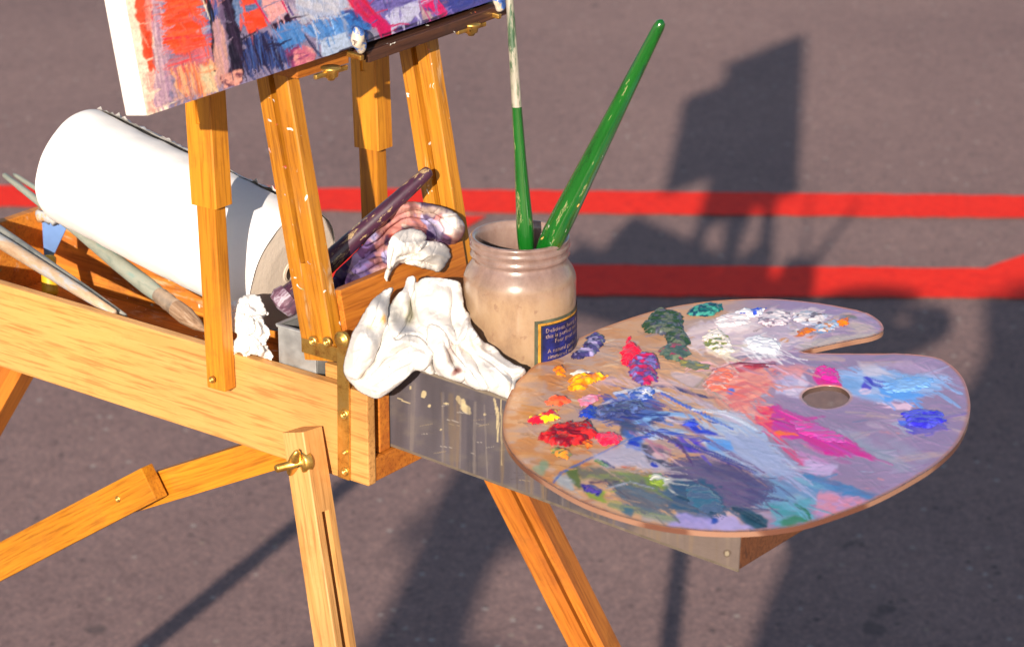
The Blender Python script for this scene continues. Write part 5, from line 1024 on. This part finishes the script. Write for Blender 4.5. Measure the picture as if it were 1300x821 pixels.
    for i, tx in enumerate(lines):
        cu = bpy.data.curves.new('txt', 'FONT'); cu.body = tx; cu.size = .0041; cu.resolution_u = 1
        o = bpy.data.objects.new('txt', cu); col.objects.link(o); bpy.context.view_layer.update(); me = bpy.data.meshes.new_from_object(o.evaluated_get(bpy.context.evaluated_depsgraph_get())); bpy.data.objects.remove(o)
        zz = ztop-.0078-i*.0040-(.0022 if i > 2 else 0)
        bm = bmesh.new(); bm.from_mesh(me); bmesh.ops.subdivide_edges(bm, edges=bm.edges, cuts=1)
        for v in bm.verts:
            p = onj(t0+.17+(i > 2)*.04+v.co.x*1.02/rr, zz+v.co.y, .00045)-Vector(base); v.co = p
        bm.to_mesh(me); bm.free(); me.name = 'lettering'; link('lettering', me, gold, lab, Matrix.Translation(Vector(base)))
jar()
# black tube standing behind the jar
p = Pv(731, 431, .075); 
def tube():
    b = W(.108, .142, .036); root = empty('paint_tube', b, 'small black capped tube standing in the drawer just right of the jar', 'paint tube')
    rod('tube_body', b, b+Z*.038, [(0, 0), (.01, .005), (.85, .0058), (1, .004)], 'tin', root); rod('cap', b+Z*.0385, b+Z*.0525, [(0, .0055), (.05, .006), (.9, .0055), (1, .004), (1.001, 0)], 'black', root)
tube()

# ================================================================== TWO PEOPLE BEHIND THE VIEWPOINT (their shadows fall into the picture)
def skin(name, verts, edges, radii, mat, parent, sub=1, root_i=0):
    me = bpy.data.meshes.new(name); me.from_pydata(verts, edges, []); o = bpy.data.objects.new('tmp', me); col.objects.link(o)
    o.modifiers.new('k', 'SKIN'); s = o.modifiers.new('s', 'SUBSURF'); s.levels = sub; s.render_levels = sub
    sv = me.skin_vertices[0].data
    for i, r in enumerate(radii): sv[i].radius = r if isinstance(r, tuple) else (r, r); sv[i].use_root = (i == root_i)
    bpy.context.view_layer.update(); m2 = bpy.data.meshes.new_from_object(o.evaluated_get(bpy.context.evaluated_depsgraph_get())); bpy.data.objects.remove(o)
    m2.name = name; m2.materials.clear(); inv = WM[parent.name].inverted(); m2.transform(inv)
    return link(name, m2, mat, parent, WM[parent.name], smooth=True)
M['skin'] = plain('skin', (.5, .27, .18), .55, 0, .06, 20); M['hair'] = plain('brown hair', (.06, .035, .02), .6, 0, .3, 80, .6)
M['shirt_blue'] = plain('blue cotton shirt', (.10, .16, .30), .9, 0, .12, 60); M['denim'] = plain('dark denim', (.04, .055, .10), .9, 0, .2, 120)
M['shirt_grey'] = plain('grey pullover', (.2, .2, .21), .95, 0, .12, 60)
M['leather'] = plain('dark shoe leather', (.05, .03, .02), .5)
def person(x, y, hgt, face, hands, label, shirt, lean=0.):
    root = empty('person', (x, y, 0), label, 'person'); f = hgt/1.75; A = face
    def P(a, b, c):
        if c > 1.47 and abs(a) < .12 and b < .13: a += lean*(min(1, (c-1.44)/.12))
        return (x+a*math.cos(A)-b*math.sin(A)*1., y+a*math.sin(A)+b*math.cos(A), c*f)
    vs, es, rs = [], [], []
    def chain(pts, start=None):
        prev = start
        for p, r in pts:
            vs.append(P(*p)); rs.append(r); k = len(vs)-1
            if prev is not None: es.append((prev, k))
            prev = k
        return prev
    chain([((0, 0, .95), (.14, .10))]); pel = 0
    ch = chain([((0, 0, 1.10), (.135, .10)), ((0, .0, 1.28), (.155, .115)), ((0, 0, 1.42), (.12, .09)), ((0, .0, 1.50), .055), ((0, .015, 1.56), .06), ((0, .02, 1.64), (.078, .095)), ((0, .01, 1.72), (.06, .075))], 0)
    neckb = 3
    for sd, (el, ha) in zip((-1, 1), hands):
        w = chain([((sd*.17, 0, 1.42), .055), (el, .042), (tuple(np.array(el)*.35+np.array(ha)*.65), .034), (ha, .026)], neckb)
        hx = np.array(ha); d = np.array(ha)-np.array(el); d /= np.linalg.norm(d); sidev = np.array([sd*1., 0, 0]); sidev = sidev-d*(sidev@d); sidev /= np.linalg.norm(sidev)+1e-9
        palm = hx+d*.06; pk = chain([(tuple(palm), (.034, .018))], w); curl = np.cross(d, sidev)*sd
        for q in range(4):
            b0 = palm+d*.025+sidev*(-.026+.0175*q); ln = (.026, .03, .028, .021)[q]
            chain([(tuple(b0), .009), (tuple(b0+d*ln), .0085), (tuple(b0+d*ln*1.7+curl*.012), .0075), (tuple(b0+d*ln*2.2+curl*.026), .0065)], pk)
        chain([(tuple(hx+d*.03-sidev*.035), .011), (tuple(hx+d*.055-sidev*.052), .0095), (tuple(hx+d*.08-sidev*.052+curl*.01), .008)], w)
    for sd in (-1, 1):
        chain([((sd*.1, 0, .86), .085), ((sd*.11, .01, .5), .056), ((sd*.115, -.01, .3), .05), ((sd*.12, -.02, .09), .034), ((sd*.13, .06, .045), .035), ((sd*.135, .15, .03), .028)], 0)
    skin('body', vs, es, rs, 'skin', root)
    T = [P(0, 0, .93), P(0, 0, 1.10), P(0, 0, 1.28), P(0, 0, 1.42), P(0, 0, 1.49)]; v2 = list(T); e2 = [(i, i+1) for i in range(4)]; r2 = [(.165, .125), (.155, .12), (.175, .135), (.15, .11), .068]
    for sd, (el, ha) in zip((-1, 1), hands):
        k = len(v2); v2 += [P(sd*.175, 0, 1.425), P(*el), P(*tuple(np.array(el)*.3+np.array(ha)*.7)), P(*tuple(np.array(el)*.12+np.array(ha)*.88))]; e2 += [(3, k), (k, k+1), (k+1, k+2), (k+2, k+3)]; r2 += [.075, .056, .045, .04]
    skin('shirt', v2, e2, r2, shirt, root)
    v2 = [P(0, 0, .96), P(0, 0, .9)]; e2 = [(0, 1)]; r2 = [(.16, .12), (.15, .115)]
    for sd in (-1, 1):
        k = len(v2); v2 += [P(sd*.1, 0, .84), P(sd*.11, .01, .5), P(sd*.115, -.01, .3), P(sd*.12, -.02, .08)]; e2 += [(1, k), (k, k+1), (k+1, k+2), (k+2, k+3)]; r2 += [.1, .072, .064, .058]
    skin('trousers', v2, e2, r2, 'denim', root)
    for sd in (-1, 1): skin('shoe', [P(sd*.12, -.06, .05), P(sd*.125, .03, .05), P(sd*.13, .10, .04), P(sd*.135, .18, .03)], [(0, 1), (1, 2), (2, 3)], [.042, .046, .044, .032], 'leather', root)
    skin('hair', [P(0, -.03, 1.60), P(0, -.035, 1.68), P(0, -.01, 1.745), P(0, .05, 1.74)], [(0, 1), (1, 2), (2, 3)], [(.08, .06), (.088, .08), (.075, .08), (.05, .035)], 'hair', root)
    # face: eyes, nose, mouth, ears
    for sd in (-1, 1):
        bm = bmesh.new(); bmesh.ops.create_uvsphere(bm, u_segments=12, v_segments=8, radius=.012); me = bm_to(bm, 'eye')
        link('eye', me, 'white_paper', root, Matrix.Translation(P(sd*.031, .098, 1.645)), smooth=True)
        skin('ear', [P(sd*.083, .01, 1.665), P(sd*.09, .0, 1.64), P(sd*.083, .012, 1.61)], [(0, 1), (1, 2)], [.012, .014, .009], 'skin', root)
    skin('nose', [P(0, .10, 1.655), P(0, .125, 1.625), P(0, .11, 1.612)], [(0, 1), (1, 2)], [.008, .013, .010], 'skin', root)
    skin('mouth', [P(-.024, .097, 1.585), P(0, .106, 1.584), P(.024, .097, 1.585)], [(0, 1), (1, 2)], [.005, .007, .005], plain('lips', (.4, .13, .11), .5), root)
    return root
person(.0, -.26, 1.68, 0, (((-.25, .05, 1.10), (.05, .17, 1.53)), ((.30, .05, 1.22), (.21, .17, 1.53))), 'photographer in a blue shirt leaning right behind the viewpoint, both hands raised to a camera', 'shirt_blue', .13)  # unseen figure's lean is shaped so its shadow misses the palette
person(-.83, -.86, 1.66, 0, (((-.27, -.02, 1.14), (-.26, .08, .90)), ((.27, -.02, 1.14), (.26, .08, .90))), 'onlooker in a grey pullover standing with arms down behind the photographer', 'shirt_grey')
def prop_camera():
    c = np.array([.13, -.075, 1.60]); root = empty('camera', c, 'black camera held up in the photographer\'s hands', 'camera')
    bm = bmesh.new(); box_bm(bm, -.068, .068, -.02, .02, -.045, .04, .008, 1, 3); box_bm(bm, -.02, .02, -.018, .018, .04, .062, .005, 1, 2); link('body', bm_to(bm, 'b'), 'black', root, Matrix.Translation(Vector(c)))
    rod('lens', c+np.array([0, .02, -.002]), c+np.array([0, .062, -.015]), [(0, .034), (.1, .035), (.5, .035), (.52, .033), (1, .034), (1, .028), (.8, .02), (.8, 0)], 'black', root)
prop_camera()

# ================================================================== LIGHT, SKY, CAMERA
w = bpy.data.worlds.new('World'); sc.world = w; w.use_nodes = True; nt = w.node_tree
sky = nt.nodes.new('ShaderNodeTexSky'); sky.sky_type = 'NISHITA'; sky.sun_disc = False; sky.sun_elevation = SUN_EL
tosun = Vector((-math.sin(SUN_AZ), -math.cos(SUN_AZ), 0)); sky.sun_rotation = math.atan2(tosun.x, tosun.y)
sky.air_density = 1.; sky.dust_density = 1.; sky.ozone_density = 1.2
nt.links.new(sky.outputs[0], nt.nodes['Background'].inputs[0]); nt.nodes['Background'].inputs[1].default_value = .085
sd = bpy.data.lights.new('sun', 'SUN'); sd.energy = 4.9; sd.angle = math.radians(.53); sd.color = (1, .86, .71)
so = bpy.data.objects.new('sun', sd); col.objects.link(so)
dirv = Vector((math.sin(SUN_AZ)*math.cos(SUN_EL), math.cos(SUN_AZ)*math.cos(SUN_EL), -math.sin(SUN_EL))); so.rotation_euler = dirv.to_track_quat('-Z', 'Y').to_euler()
cd = bpy.data.cameras.new('cam'); co = bpy.data.objects.new('cam', cd); col.objects.link(co); co.location = CAM
co.rotation_euler = (math.pi/2-PITCH, 0, 0); cd.sensor_width = 36; cd.lens = FP/1300*36; cd.shift_y = -45.5/1300
cd.clip_start = .02; cd.clip_end = 500; cd.dof.use_dof = True; cd.dof.focus_distance = 1.74; cd.dof.aperture_fstop = 16
sc.camera = co
sc.view_settings.view_transform = 'Standard'; sc.view_settings.look = 'None'; sc.view_settings.exposure = .65; sc.view_settings.gamma = 1
sc.render.engine = 'CYCLES'; sc.render.resolution_x = 1024; sc.render.resolution_y = 646
